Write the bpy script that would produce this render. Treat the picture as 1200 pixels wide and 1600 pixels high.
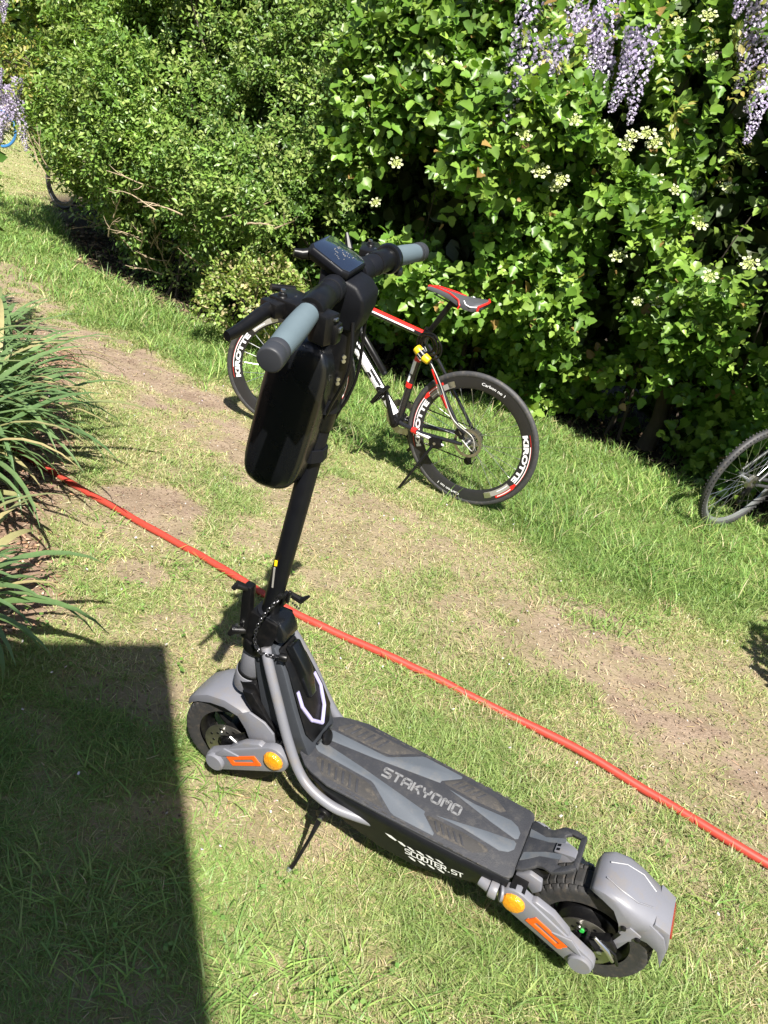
import bpy, bmesh, math, random
import numpy as np
from mathutils import Matrix, Vector
R = math.radians
random.seed(7); rng = np.random.default_rng(7)
for o in list(bpy.data.objects): bpy.data.objects.remove(o)
SC = bpy.context.scene; COL = SC.collection

# ------------------------------------------------------------------ camera, sky, sun, exposure
CAM_H, PITCH, ROLL, FPX = 1.3789, R(23.025), R(15.227), 1202.1
fw = Vector((0, math.cos(PITCH), -math.sin(PITCH))); rt = Vector((1, 0, 0)); up = rt.cross(fw)
cu = up*math.cos(ROLL) - rt*math.sin(ROLL); cr = rt*math.cos(ROLL) + up*math.sin(ROLL)
cd = bpy.data.cameras.new('camera'); cam = bpy.data.objects.new('camera', cd); COL.objects.link(cam)
cd.sensor_fit = 'VERTICAL'; cd.sensor_height = 36; cd.lens = FPX*36/1600; cd.clip_start = .05; cd.clip_end = 600
cam.matrix_world = Matrix(((cr.x, cu.x, -fw.x, 0), (cr.y, cu.y, -fw.y, 0), (cr.z, cu.z, -fw.z, CAM_H), (0, 0, 0, 1)))
SC.camera = cam
SUN = Vector((.119, -.633, .765)).normalized()
w = bpy.data.worlds.new('World'); SC.world = w; w.use_nodes = True
nt = w.node_tree; bg = nt.nodes['Background']; sky = nt.nodes.new('ShaderNodeTexSky')
sky.sky_type = 'NISHITA'; sky.sun_disc = False; sky.sun_elevation = math.asin(SUN.z); sky.sun_rotation = math.atan2(SUN.x, SUN.y)
nt.links.new(sky.outputs[0], bg.inputs[0]); bg.inputs[1].default_value = .052
sl = bpy.data.lights.new('sun', 'SUN'); sl.energy = 5.0; sl.angle = R(.53); sl.color = (1, .95, .87)
so = bpy.data.objects.new('sun', sl); COL.objects.link(so); so.rotation_euler = SUN.to_track_quat('Z', 'Y').to_euler(); so.location = (2, -6, 9)
SC.view_settings.view_transform = 'Standard'; SC.view_settings.look = 'None'; SC.view_settings.gamma = 1
SC.view_settings.use_curve_mapping = False; SC.view_settings.exposure = 1.3

# ------------------------------------------------------------------ helpers
def tag(o, label=None, cat=None, group=None, kind=None):
    if label: o['label'] = label
    if cat: o['category'] = cat
    if group: o['group'] = group
    if kind: o['kind'] = kind
    return o
def empty(name, loc=(0, 0, 0), mat=None):
    o = bpy.data.objects.new(name, None); COL.objects.link(o); o.empty_display_size = .1
    o.location = loc
    if mat is not None: o.matrix_world = mat
    return o
def link(name, me, parent=None):
    o = bpy.data.objects.new(name, me); COL.objects.link(o)
    if parent: o.parent = parent
    return o
def vnoise(x, y, z=0., seed=0):
    x, y, z = np.broadcast_arrays(np.asarray(x, float), np.asarray(y, float), np.asarray(z, float))
    xi, yi, zi = np.floor(x).astype(np.int64), np.floor(y).astype(np.int64), np.floor(z).astype(np.int64)
    f = lambda t: t*t*(3-2*t)
    fx, fy, fz = f(x-xi), f(y-yi), f(z-zi)
    def h(a, b, c):
        n = (a*374761393 + b*668265263 + c*2147483647 + seed*1274126177) & 0xffffffff
        n = ((n ^ (n >> 13))*1274126177) & 0xffffffff
        return ((n ^ (n >> 16)) & 0xffff)/65535.
    r = 0
    for dx in (0, 1):
        for dy in (0, 1):
            for dz in (0, 1):
                r = r + h(xi+dx, yi+dy, zi+dz)*(fx if dx else 1-fx)*(fy if dy else 1-fy)*(fz if dz else 1-fz)
    return r
def fbm(x, y, z=0., s=1., seed=0, o=3):
    x = np.asarray(x, float); a = 0; t = 0; k = 1.
    for i in range(o):
        a = a + k*vnoise(x*s, np.asarray(y)*s, np.asarray(z)*s, seed+i); t += k; k *= .5; s *= 2.03
    return a/t
def smooth(a, b, x): t = np.clip((x-a)/(b-a), 0, 1); return t*t*(3-2*t)
def mesh_raw(name, V, loops, counts, mat, tint=None, shade=False):
    me = bpy.data.meshes.new(name); V = np.ascontiguousarray(V, dtype=np.float32)
    me.vertices.add(len(V)); me.vertices.foreach_set('co', V.ravel())
    me.loops.add(len(loops)); me.loops.foreach_set('vertex_index', np.asarray(loops, dtype=np.int32))
    me.polygons.add(len(counts)); st = np.concatenate([[0], np.cumsum(counts)[:-1]]).astype(np.int32)
    me.polygons.foreach_set('loop_start', st)
    try: me.polygons.foreach_set('loop_total', np.asarray(counts, dtype=np.int32))
    except Exception: pass
    if shade: me.polygons.foreach_set('use_smooth', np.ones(len(counts), dtype=bool))
    if tint is not None:
        at = me.attributes.new('tint', 'FLOAT_COLOR', 'POINT')
        c = np.ones((len(V), 4), dtype=np.float32); c[:, :3] = tint; at.data.foreach_set('color', c.ravel())
    me.update(calc_edges=True); me.materials.append(mat)
    return me
def scatter(name, tv, tf, P, S, D, N, size, tint, mat, parent=None, shade=False):
    """template verts tv (k,3: side, along, normal) placed at P with axes S,D,N"""
    k = len(tv); n = len(P)
    V = P[:, None, :] + size[:, None, None]*(tv[None, :, 0:1]*S[:, None, :] + tv[None, :, 1:2]*D[:, None, :] + tv[None, :, 2:3]*N[:, None, :])
    lf = np.concatenate([np.asarray(f) for f in tf]); cf = np.array([len(f) for f in tf])
    loops = (lf[None, :] + (np.arange(n)*k)[:, None]).ravel(); cnt = np.tile(cf, n)
    me = mesh_raw(name, V.reshape(-1, 3), loops, cnt, mat, np.repeat(tint, k, axis=0), shade)
    return link(name, me, parent)
def norm(v): return v/np.maximum(np.linalg.norm(v, axis=-1, keepdims=True), 1e-9)

# ------------------------------------------------------------------ materials
def nodes(m): m.use_nodes = True; return m.node_tree, m.node_tree.nodes['Principled BSDF']
def pmat(name, col, rough=.5, metal=0., var=.12, scale=30., bump=.0, bscale=200., coat=0., spec=.5, dirt=None, dirt_amt=.0):
    m = bpy.data.materials.new(name); t, b = nodes(m)
    b.inputs['Roughness'].default_value = rough; b.inputs['Metallic'].default_value = metal
    b.inputs['Coat Weight'].default_value = coat; b.inputs['Specular IOR Level'].default_value = spec
    tc = t.nodes.new('ShaderNodeTexCoord'); nz = t.nodes.new('ShaderNodeTexNoise'); nz.inputs['Scale'].default_value = scale
    nz.inputs['Detail'].default_value = 5
    t.links.new(tc.outputs['Object'], nz.inputs['Vector'])
    mx = t.nodes.new('ShaderNodeMix'); mx.data_type = 'RGBA'
    mx.inputs[6].default_value = (*[c*(1-var) for c in col], 1); mx.inputs[7].default_value = (*[min(1, c*(1+var)) for c in col], 1)
    t.links.new(nz.outputs[0], mx.inputs[0]); out = mx.outputs[2]
    if dirt:
        n2 = t.nodes.new('ShaderNodeTexNoise'); n2.inputs['Scale'].default_value = scale*1.7; n2.inputs['Detail'].default_value = 9; n2.inputs['Roughness'].default_value = .7
        t.links.new(tc.outputs['Object'], n2.inputs['Vector'])
        rp = t.nodes.new('ShaderNodeMapRange'); rp.inputs[1].default_value = .5; rp.inputs[2].default_value = .72; rp.inputs[4].default_value = dirt_amt
        t.links.new(n2.outputs[0], rp.inputs[0])
        m2 = t.nodes.new('ShaderNodeMix'); m2.data_type = 'RGBA'; m2.inputs[7].default_value = (*dirt, 1)
        t.links.new(rp.outputs[0], m2.inputs[0]); t.links.new(out, m2.inputs[6]); out = m2.outputs[2]
    t.links.new(out, b.inputs['Base Color'])
    rr = t.nodes.new('ShaderNodeMapRange'); rr.inputs[3].default_value = max(.02, rough-.07); rr.inputs[4].default_value = min(1, rough+.1)
    t.links.new(nz.outputs[0], rr.inputs[0]); t.links.new(rr.outputs[0], b.inputs['Roughness'])
    if bump:
        n3 = t.nodes.new('ShaderNodeTexNoise'); n3.inputs['Scale'].default_value = bscale; n3.inputs['Detail'].default_value = 3
        t.links.new(tc.outputs['Object'], n3.inputs['Vector'])
        bp = t.nodes.new('ShaderNodeBump'); bp.inputs['Strength'].default_value = bump; bp.inputs['Distance'].default_value = .002
        t.links.new(n3.outputs[0], bp.inputs['Height']); t.links.new(bp.outputs[0], b.inputs['Normal'])
    return m
def leafmat(name, rough=.45, trans=.35, ramp=None, spec=.4, tr_tint=(1.25, 1.35, .5), coat=0.):
    """leaf/blade: colour from the 'tint' attribute, or from a per-object random ramp; light shines through"""
    m = bpy.data.materials.new(name); t, b = nodes(m); b.inputs['Roughness'].default_value = rough; b.inputs['Specular IOR Level'].default_value = spec
    if ramp:
        oi = t.nodes.new('ShaderNodeObjectInfo'); cr_ = t.nodes.new('ShaderNodeValToRGB'); el = cr_.color_ramp.elements
        while len(el) < len(ramp): el.new(.5)
        for i, c in enumerate(ramp): el[i].position = i/(len(ramp)-1); el[i].color = (*c, 1)
        t.links.new(oi.outputs['Random'], cr_.inputs[0]); src = cr_.outputs[0]
    else:
        a = t.nodes.new('ShaderNodeAttribute'); a.attribute_name = 'tint'; src = a.outputs['Color']
    tc = t.nodes.new('ShaderNodeTexCoord'); nz = t.nodes.new('ShaderNodeTexNoise'); nz.inputs['Scale'].default_value = 60
    t.links.new(tc.outputs['Object'], nz.inputs['Vector'])
    mr = t.nodes.new('ShaderNodeMapRange'); mr.inputs[3].default_value = .78; mr.inputs[4].default_value = 1.22
    t.links.new(nz.outputs[0], mr.inputs[0])
    vm = t.nodes.new('ShaderNodeVectorMath'); vm.operation = 'SCALE'; t.links.new(src, vm.inputs[0]); t.links.new(mr.outputs[0], vm.inputs['Scale'])
    t.links.new(vm.outputs[0], b.inputs['Base Color'])
    tr = t.nodes.new('ShaderNodeBsdfTranslucent'); v2 = t.nodes.new('ShaderNodeVectorMath'); v2.operation = 'MULTIPLY'; v2.inputs[1].default_value = tr_tint
    t.links.new(vm.outputs[0], v2.inputs[0]); t.links.new(v2.outputs[0], tr.inputs[0])
    ms = t.nodes.new('ShaderNodeMixShader'); ms.inputs[0].default_value = trans
    t.links.new(b.outputs[0], ms.inputs[1]); t.links.new(tr.outputs[0], ms.inputs[2]); t.links.new(ms.outputs[0], t.nodes['Material Output'].inputs[0])
    return m
M = {}
M['grass'] = leafmat('grass_blade', .5, .3, tr_tint=(1.05, 1.1, .6))
M['leaf'] = leafmat('shrub_leaf', .38, .3)
VIB = [(.085, .175, .022), (.115, .22, .03), (.16, .27, .042), (.075, .15, .025), (.19, .29, .05)]
M['leaf_piece'] = leafmat('viburnum_leaf', .42, .3, ramp=VIB)
M['strap'] = leafmat('strap_leaf', .36, .22, ramp=[(.075, .135, .05), (.12, .19, .075), (.09, .16, .065), (.15, .23, .09), (.10, .17, .06), (.13, .20, .08), (.085, .15, .055), (.12, .18, .07), (.36, .30, .15)])
M['petal'] = leafmat('petal', .6, .3, tr_tint=(1, 1, 1))
M['bark'] = pmat('bark', (.07, .055, .04), .9, var=.4, scale=14, bump=.9, bscale=60)
M['twig'] = pmat('dry_twig', (.44, .34, .23), .85, var=.35, scale=9)
M['grey'] = pmat('grey_paint', (.145, .148, .170), .42, var=.05, scale=12, bump=.05, dirt=(.175, .15, .12), dirt_amt=.6)
M['black'] = pmat('black_plastic', (.0045, .0045, .005), .34, var=.2, spec=.28, dirt=(.07, .06, .05), dirt_amt=.10)
M['matte'] = pmat('black_matte', (.0055, .006, .0085), .5, var=.2, spec=.22, scale=50, bump=.12, bscale=500)
M['gloss'] = pmat('black_gloss_shell', (.004, .0045, .0055), .27, var=.15, coat=.2)
M['rubber'] = pmat('tyre_rubber', (.022, .0215, .022), .72, var=.3, scale=40, bump=.3, bscale=300, dirt=(.09, .07, .05), dirt_amt=.5)
M['btyre'] = pmat('bicycle_tyre_rubber', (.035, .035, .038), .6, var=.25, scale=30, dirt=(.2, .17, .12), dirt_amt=.3)
M['mat'] = pmat('deck_rubber', (.021, .022, .027), .66, var=.3, scale=25, bump=.45, bscale=420, dirt=(.10, .092, .08), dirt_amt=.35)
M['matrib'] = pmat('deck_ribs', (.033, .031, .030), .8, var=.3, scale=40, bump=.5, bscale=400, dirt=(.12, .10, .075), dirt_amt=.6)
M['inlay'] = pmat('deck_inlay', (.070, .080, .095), .6, var=.15, scale=14, bump=.25, bscale=400, dirt=(.14, .13, .115), dirt_amt=.45)
M['lett'] = pmat('deck_letter', (.15, .152, .158), .6, var=.1, dirt=(.13, .11, .09), dirt_amt=.3)
M['orange'] = pmat('orange_plastic', (.62, .095, .006), .42, var=.05)
M['amber'] = pmat('amber_reflector', (.62, .24, .008), .12, var=.25, scale=90, bump=.9, bscale=260, coat=.6)
M['redlens'] = pmat('red_reflector', (.22, .008, .008), .25, var=.25, scale=90, bump=.5, coat=.5)
M['grip'] = pmat('grip_rubber', (.088, .122, .142), .6, var=.06, scale=30, bump=.15, bscale=600)
M['cap'] = pmat('grip_cap', (.026, .028, .034), .5, var=.1)
M['silver'] = pmat('bare_metal', (.55, .55, .56), .3, 1., var=.1)
M['steel'] = pmat('brushed_disc', (.42, .40, .36), .4, 1., var=.15, dirt=(.15, .11, .08), dirt_amt=.4)
M['neck'] = pmat('neck_grey_plastic', (.034, .038, .046), .5, var=.1, bump=.1)
M['screen'] = pmat('display_glass', (.012, .018, .035), .07, var=.1, coat=1.)
M['light'] = pmat('light_strip_lens', (.34, .32, .52), .4, var=.05)
M['white'] = pmat('white_decal', (.8, .8, .82), .4, var=.03)
M['red'] = pmat('red_decal', (.62, .02, .015), .35, var=.05)
M['bframe'] = pmat('bicycle_black_paint', (.012, .012, .014), .25, var=.1, coat=.4)
M['rim'] = pmat('bicycle_rim_black', (.016, .016, .018), .38, var=.1)
M['grdecal'] = pmat('grey_decal', (.28, .27, .25), .4, var=.2)
M['yellow'] = pmat('yellow_plastic', (.75, .50, .01), .4, var=.08)
M['green'] = pmat('green_cap', (.03, .4, .06), .4)
M['hose'] = pmat('red_hose', (.36, .040, .026), .45, var=.1, scale=20, dirt=(.25, .09, .06), dirt_amt=.25)
M['blue'] = pmat('blue_rubber', (.03, .14, .34), .5)
M['siding'] = pmat('brown_siding', (.30, .27, .23), .7, var=.04, scale=5)  # unseen house siding, darkened to cut bounce light into the shadow
M['shingle'] = pmat('roof_shingle', (.10, .095, .09), .9, var=.3, scale=20, bump=.5)
M['chip'] = leafmat('wood_chip', .8, .0)
M['saddle'] = pmat('saddle_cover', (.06, .062, .068), .5, var=.12, bump=.1)

# ------------------------------------------------------------------ shape builder
SPLIT = {'bell_lever', 'caliper_bolts', 'axles', 'quick_release', 'stem_screws', 'metal_tabs', 'bracket_bolts', 'latch_screws', 'control_cable', 'lever_screw', 'switch_buttons', 'tube_clamp', 'head_sleeve', 'head_bearing', 'kickstand_bolt', 'side_shards', 'lock_body', 'yellow_cap', 'seatstay_band', 'seat_tube_band', 'stem', 'latch_hole'}
class B:
    """collects shapes; vehicle shapes are written with y toward the camera side and mirrored on build"""
    def __init__(s): s.V = []; s.F = []
    def add(s, V, F):
        k = len(s.V); s.V += [tuple(map(float, v)) for v in V]; s.F += [[i+k for i in f] for f in F]; return s
    def box(s, c, d, rot=None):
        P = [Vector((x*d[0]/2, y*d[1]/2, z*d[2]/2)) for x in (-1, 1) for y in (-1, 1) for z in (-1, 1)]
        if rot is not None: P = [rot @ p for p in P]
        return s.add([p+Vector(c) for p in P], [(0, 1, 3, 2), (4, 6, 7, 5), (0, 4, 5, 1), (2, 3, 7, 6), (0, 2, 6, 4), (1, 5, 7, 3)])
    def prism(s, poly, a, b, f):
        n = len(poly); V = [f(p[0], p[1], a) for p in poly]+[f(p[0], p[1], b) for p in poly]
        return s.add(V, [list(range(n))[::-1], list(range(n, 2*n))]+[(i, (i+1) % n, (i+1) % n+n, i+n) for i in range(n)])
    def py(s, poly, y0, y1): return s.prism(poly, y0, y1, lambda x, z, t: (x, t, z))
    def pz(s, poly, z0, z1): return s.prism(poly, z0, z1, lambda x, y, t: (x, y, t))
    def tube(s, pts, r, n=12, cap=True, flat=1.):
        pts = [Vector(p) for p in pts]; m = len(pts); rr = [float(q) for q in r] if hasattr(r, "__len__") else [r]*m
        T = [(pts[min(i+1, m-1)]-pts[max(i-1, 0)]).normalized() for i in range(m)]
        a = Vector((0, 0, 1)) if abs(T[0].z) < .9 else Vector((1, 0, 0)); u = (a-T[0]*a.dot(T[0])).normalized(); V = []
        for i in range(m):
            u = (u-T[i]*u.dot(T[i])).normalized(); v = T[i].cross(u)
            V += [pts[i]+rr[i]*(math.cos(2*math.pi*j/n)*u*flat+math.sin(2*math.pi*j/n)*v) for j in range(n)]
        F = [(i*n+j, i*n+(j+1) % n, (i+1)*n+(j+1) % n, (i+1)*n+j) for i in range(m-1) for j in range(n)]
        if cap: F += [list(range(n))[::-1], list(range((m-1)*n, m*n))]
        return s.add(V, F)
    def lathe(s, prof, c, ax, n=32, closed=False):
        """prof: (radius, distance along axis)"""
        ax = Vector(ax).normalized(); a = Vector((0, 0, 1)) if abs(ax.z) < .9 else Vector((1, 0, 0)); u = (a-ax*a.dot(ax)).normalized(); v = ax.cross(u); c = Vector(c); m = len(prof)
        V = [c+ax*float(t)+float(r)*(math.cos(2*math.pi*j/n)*u+math.sin(2*math.pi*j/n)*v) for r, t in prof for j in range(n)]
        F = [(i*n+j, i*n+(j+1) % n, ((i+1) % m)*n+(j+1) % n, ((i+1) % m)*n+j) for i in range(m if closed else m-1) for j in range(n)]
        if not closed: F += [list(range(n))[::-1], list(range((m-1)*n, m*n))]
        return s.add(V, F)
    def disc(s, c, ax, r, h, n=24): return s.lathe([(r, 0), (r, h)], c, ax, n)
    def loft(s, rings, cap=True):
        n = len(rings[0]); V = [p for r in rings for p in r]
        F = [(i*n+j, i*n+(j+1) % n, (i+1)*n+(j+1) % n, (i+1)*n+j) for i in range(len(rings)-1) for j in range(n)]
        if cap: F += [list(range(n))[::-1], list(range((len(rings)-1)*n, len(rings)*n))]
        return s.add(V, F)
    def parts(s):
        par = list(range(len(s.V)))
        def fd(a):
            while par[a] != a: par[a] = par[par[a]]; a = par[a]
            return a
        for f in s.F:
            for i in f[1:]: par[fd(i)] = fd(f[0])
        g = {}
        for f in s.F: g.setdefault(fd(f[0]), []).append(f)
        out = []
        for fs_ in g.values():
            ids = sorted({i for f in fs_ for i in f}); mp = {a: b for b, a in enumerate(ids)}; q = B(); q.V = [s.V[i] for i in ids]; q.F = [[mp[i] for i in f] for f in fs_]; out.append(q)
        return out
    def build(s, name, mat, parent=None, bevel=0., seg=2, ang=38, xf=None, mirror=True, label=None):
        if name in SPLIT:
            ps = s.parts()
            if len(ps) > 1: return [q.build1(name, mat, parent, bevel, seg, ang, xf, mirror, label) for q in ps][0]
        return s.build1(name, mat, parent, bevel, seg, ang, xf, mirror, label)
    def build1(s, name, mat, parent=None, bevel=0., seg=2, ang=38, xf=None, mirror=True, label=None):
        V = s.V if xf is None else [xf(v) for v in s.V]
        if mirror: V = [(v[0], -v[1], v[2]) for v in V]
        me = bpy.data.meshes.new(name); me.from_pydata([tuple(v) for v in V], [], s.F); bm = bmesh.new(); bm.from_mesh(me)
        bmesh.ops.recalc_face_normals(bm, faces=bm.faces)
        if bevel:
            ed = [e for e in bm.edges if len(e.link_faces) == 2 and e.calc_face_angle(0) > R(30)]
            bmesh.ops.bevel(bm, geom=ed, offset=bevel, segments=seg, affect='EDGES', profile=.5, clamp_overlap=True)
        bm.to_mesh(me); bm.free()
        me.polygons.foreach_set('use_smooth', np.ones(len(me.polygons), dtype=bool)); me.set_sharp_from_angle(angle=R(ang))
        me.materials.append(mat); o = link(name, me, parent)
        if label: o['label'] = label
        return o
def text_geo(body, bold=.0, res=3):
    cu_ = bpy.data.curves.new('t', 'FONT'); cu_.body = body; cu_.resolution_u = res; cu_.offset = bold; o = bpy.data.objects.new('t', cu_); COL.objects.link(o)
    bpy.context.view_layer.update(); me = o.evaluated_get(bpy.context.evaluated_depsgraph_get()).to_mesh()
    V = np.array([v.co[:] for v in me.vertices]); F = [list(p.vertices) for p in me.polygons]
    o.to_mesh_clear(); bpy.data.objects.remove(o)
    V[:, 0] -= V[:, 0].min(); V[:, 1] -= V[:, 1].min(); return V/np.array([V[:, 0].max(), V[:, 1].max(), 1]), F
def text_on(name, body, mat, parent, o, u, v, W, H, bold=.0, xf=None):
    V, F = text_geo(body, bold); o, u, v = Vector(o), Vector(u), Vector(v)
    return B().add([o+u*(p[0]*W)+v*(p[1]*H) for p in V], F).build(name, mat, parent, xf=xf)
def spline(pts, n=8):
    P = np.array(pts, float); P = np.vstack([2*P[0]-P[1], P, 2*P[-1]-P[-2]]); out = []
    for i in range(1, len(P)-2):
        for t in np.linspace(0, 1, n, endpoint=False):
            out.append(.5*((2*P[i])+(-P[i-1]+P[i+1])*t+(2*P[i-1]-5*P[i]+4*P[i+1]-P[i+2])*t*t+(-P[i-1]+3*P[i]-3*P[i+1]+P[i+2])*t**3))
    out.append(P[-2]); return out
def vehicle_matrix(x, y, yaw, lean, z=0.):
    c, s = math.cos(lean), math.sin(lean); cy, sy = math.cos(yaw), math.sin(yaw)
    X = Vector((cy, sy, 0)); Y = Vector((-sy*c, cy*c, s)); Z = Vector((sy*s, -cy*s, c))
    return Matrix(((X.x, Y.x, Z.x, x), (X.y, Y.y, Z.y, y), (X.z, Y.z, Z.z, z), (0, 0, 0, 1)))

# ------------------------------------------------------------------ ground
def seg_dist(x, y, pts):
    d = np.full(np.shape(x), 1e9)
    for (a, b), (c, e) in zip(pts[:-1], pts[1:]):
        L2 = (c-a)**2+(e-b)**2; t = np.clip(((x-a)*(c-a)+(y-b)*(e-b))/L2, 0, 1); d = np.minimum(d, np.hypot(x-a-t*(c-a), y-b-t*(e-b)))
    return d
LUSH = [(-9, 9.5), (-5.5, 7.6), (-3.2, 5.6), (-2.4, 5.1), (-1.7, 4.62), (-1.1, 4.4), (-.55, 4.0), (0., 3.72), (.45, 3.42), (.95, 2.95), (1.5, 3.05), (2.2, 3.2), (4, 3.4), (9, 3.6)]
BASE = [(-9, 15.5), (-5.3, 10.3), (-4.3, 8.6), (-3.2, 6.8), (-2.3, 6.1), (-1.6, 5.9), (-1.05, 5.8), (-.25, 5.6), (.5, 5.75), (1.0, 5.75), (1.6, 5.2), (2.1, 4.7), (2.6, 4.0), (2.9, 2.9), (3.3, 2.0)]
def above(x, y, line):
    L = np.array(line); return y-np.interp(x, L[:, 0], L[:, 1])
def hgt(x, y): return (fbm(x, y, 0, 1.6, 3)-.5)*.016+(fbm(x, y, 0, 9, 5)-.5)*.006
PATCH = [(-2.25, 4.55, .30, .9), (-1.95, 4.42, .28, .9), (-1.6, 4.28, .26, .9), (-1.3, 4.16, .2, .8), (-.9, 2.75, .22, .95), (-.78, 2.55, .13, .8), (-.72, 2.2, .12, .75), (-.55, 1.95, .12, .6), (-.5, 2.0, .07, .8),
         (-.35, 3.2, .28, .62), (-.05, 3.12, .3, .6), (.25, 2.95, .26, .55), (.5, 2.7, .25, .5), (1.0, 2.35, .26, .75), (1.25, 2.1, .24, .72), (.9, 2.6, .2, .55), (1.35, 1.75, .2, .65), (1.5, 2.3, .25, .5),
         (-.45, 1.62, .1, .7), (-.62, 1.58, .09, .6), (-.32, 1.28, .09, .5), (-.4, 1.18, .08, .45), (.2, 2.45, .15, .4), (-.35, 1.9, .08, .7), (-3.3, 5.9, .4, .6), (-4.8, 7.2, .5, .6), (.75, 1.55, .1, .4), (-.2, 2.7, .2, .35), (.75, 2.75, .3, .5), (.45, 3.0, .2, .5), (-.6, 3.35, .25, .55), (-.95, 3.6, .2, .5), (.6, 2.4, .2, .45), (1.15, 2.6, .2, .45), (-.15, 2.95, .2, .6)]
WORN = [(-4.2, 6.6), (-3.0, 5.25), (-2.3, 4.68), (-1.75, 4.36), (-1.25, 4.1), (-.85, 3.6), (-.45, 3.3), (0, 3.08), (.45, 2.8), (.85, 2.52), (1.2, 2.2), (1.55, 1.9), (2.3, 1.5)]
def worn_f(x, y):
    n = fbm(x, y, 0, 3.2, 23, 4); n2 = fbm(x, y, 0, 11, 27, 3); d = seg_dist(x, y, WORN)
    a = 1-smooth(.16, .42, d+(n-.5)*.55); b = (1-smooth(.2, .75, seg_dist(x, y, [(-1.0, 2.75), (-.5, 2.75), (.1, 2.6), (.7, 2.35), (1.2, 2.0)])))*smooth(.44, .6, n)
    wgt = np.interp(x, [-4, -2.6, -1.1, -.6, .5, .95, 1.6], [.6, .85, .95, .62, .62, .85, .95]); c = 1-smooth(.25, .6, np.hypot((x-1.35)/1.3, (y-2.0)/1.1)+(n-.5)*.8)
    return np.clip(np.maximum(np.maximum(a*(.35+.8*smooth(.36, .62, n2))*wgt, b*.62), c*(.35+.5*smooth(.4, .6, n2))), 0, 1)
def mulch_f(x, y):
    n = (fbm(x, y, 0, 5, 31)-.5)*.35
    L = np.array([(.2, -1.5), (1.3, -1.0), (1.75, -.86), (2.0, -.90), (2.3, -1.08), (2.7, -1.28), (3.3, -1.5), (4.2, -1.9), (4.7, -2.5), (5.1, -30), (60, -30)])
    return 1-smooth(-.07, .09, x-np.interp(y, L[:, 0], L[:, 1])+n*.6)
def soil_f(x, y):
    s = np.zeros(np.shape(x)); n = fbm(x, y, 0, 7, 11, 4)
    for a, b, r, k in PATCH:
        q = np.hypot((x-a), (y-b)*1.25)/r+(n-.5)*1.5; s = np.maximum(s, k*(1-smooth(.6, 1.15, q)))
    s = np.maximum(s, worn_f(x, y)); g = fbm(x, y, 0, 2.2, 17, 4); s = np.maximum(s, .55*smooth(.57, .72, g)*(above(x, y, LUSH) < .1))
    s = np.maximum(s, .45*smooth(.6, .72, n)*(above(x, y, LUSH) < 0))
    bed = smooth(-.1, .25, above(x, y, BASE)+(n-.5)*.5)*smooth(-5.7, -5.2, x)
    return np.clip(np.maximum(s, bed), 0, 1)
def axis_pts(lo, hi, step, far):
    a = list(np.arange(lo, hi+1e-6, step)); s = step; l = []; v = lo
    while v > far[0]: s *= 1.25; v -= s; l.append(v)
    s = step; v = hi; h2 = []
    while v < far[1]: s *= 1.25; v += s; h2.append(v)
    return np.array(l[::-1]+a+h2)
gx = axis_pts(-3.2, 3.4, .03, (-110, 110)); gy = axis_pts(.4, 7.4, .03, (-110, 130))
GX, GY = np.meshgrid(gx, gy); nx, ny = len(gx), len(gy)
bump_on = np.exp(-np.maximum(0, np.hypot(GX, GY)-12)/6)
GZ = hgt(GX, GY)*bump_on
Vg = np.stack([GX, GY, GZ], -1).reshape(-1, 3)
ii = np.arange(nx*ny).reshape(ny, nx); q = np.stack([ii[:-1, :-1], ii[:-1, 1:], ii[1:, 1:], ii[1:, :-1]], -1).reshape(-1, 4)
tg = np.zeros((nx*ny, 3)); tg[:, 0] = soil_f(Vg[:, 0], Vg[:, 1]); tg[:, 1] = mulch_f(Vg[:, 0], Vg[:, 1]); tg[:, 2] = smooth(-.15, .2, above(Vg[:, 0], Vg[:, 1], BASE))*smooth(-5.7, -5.2, Vg[:, 0])  # third channel masks the soil painted dark for hedge shade
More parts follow.
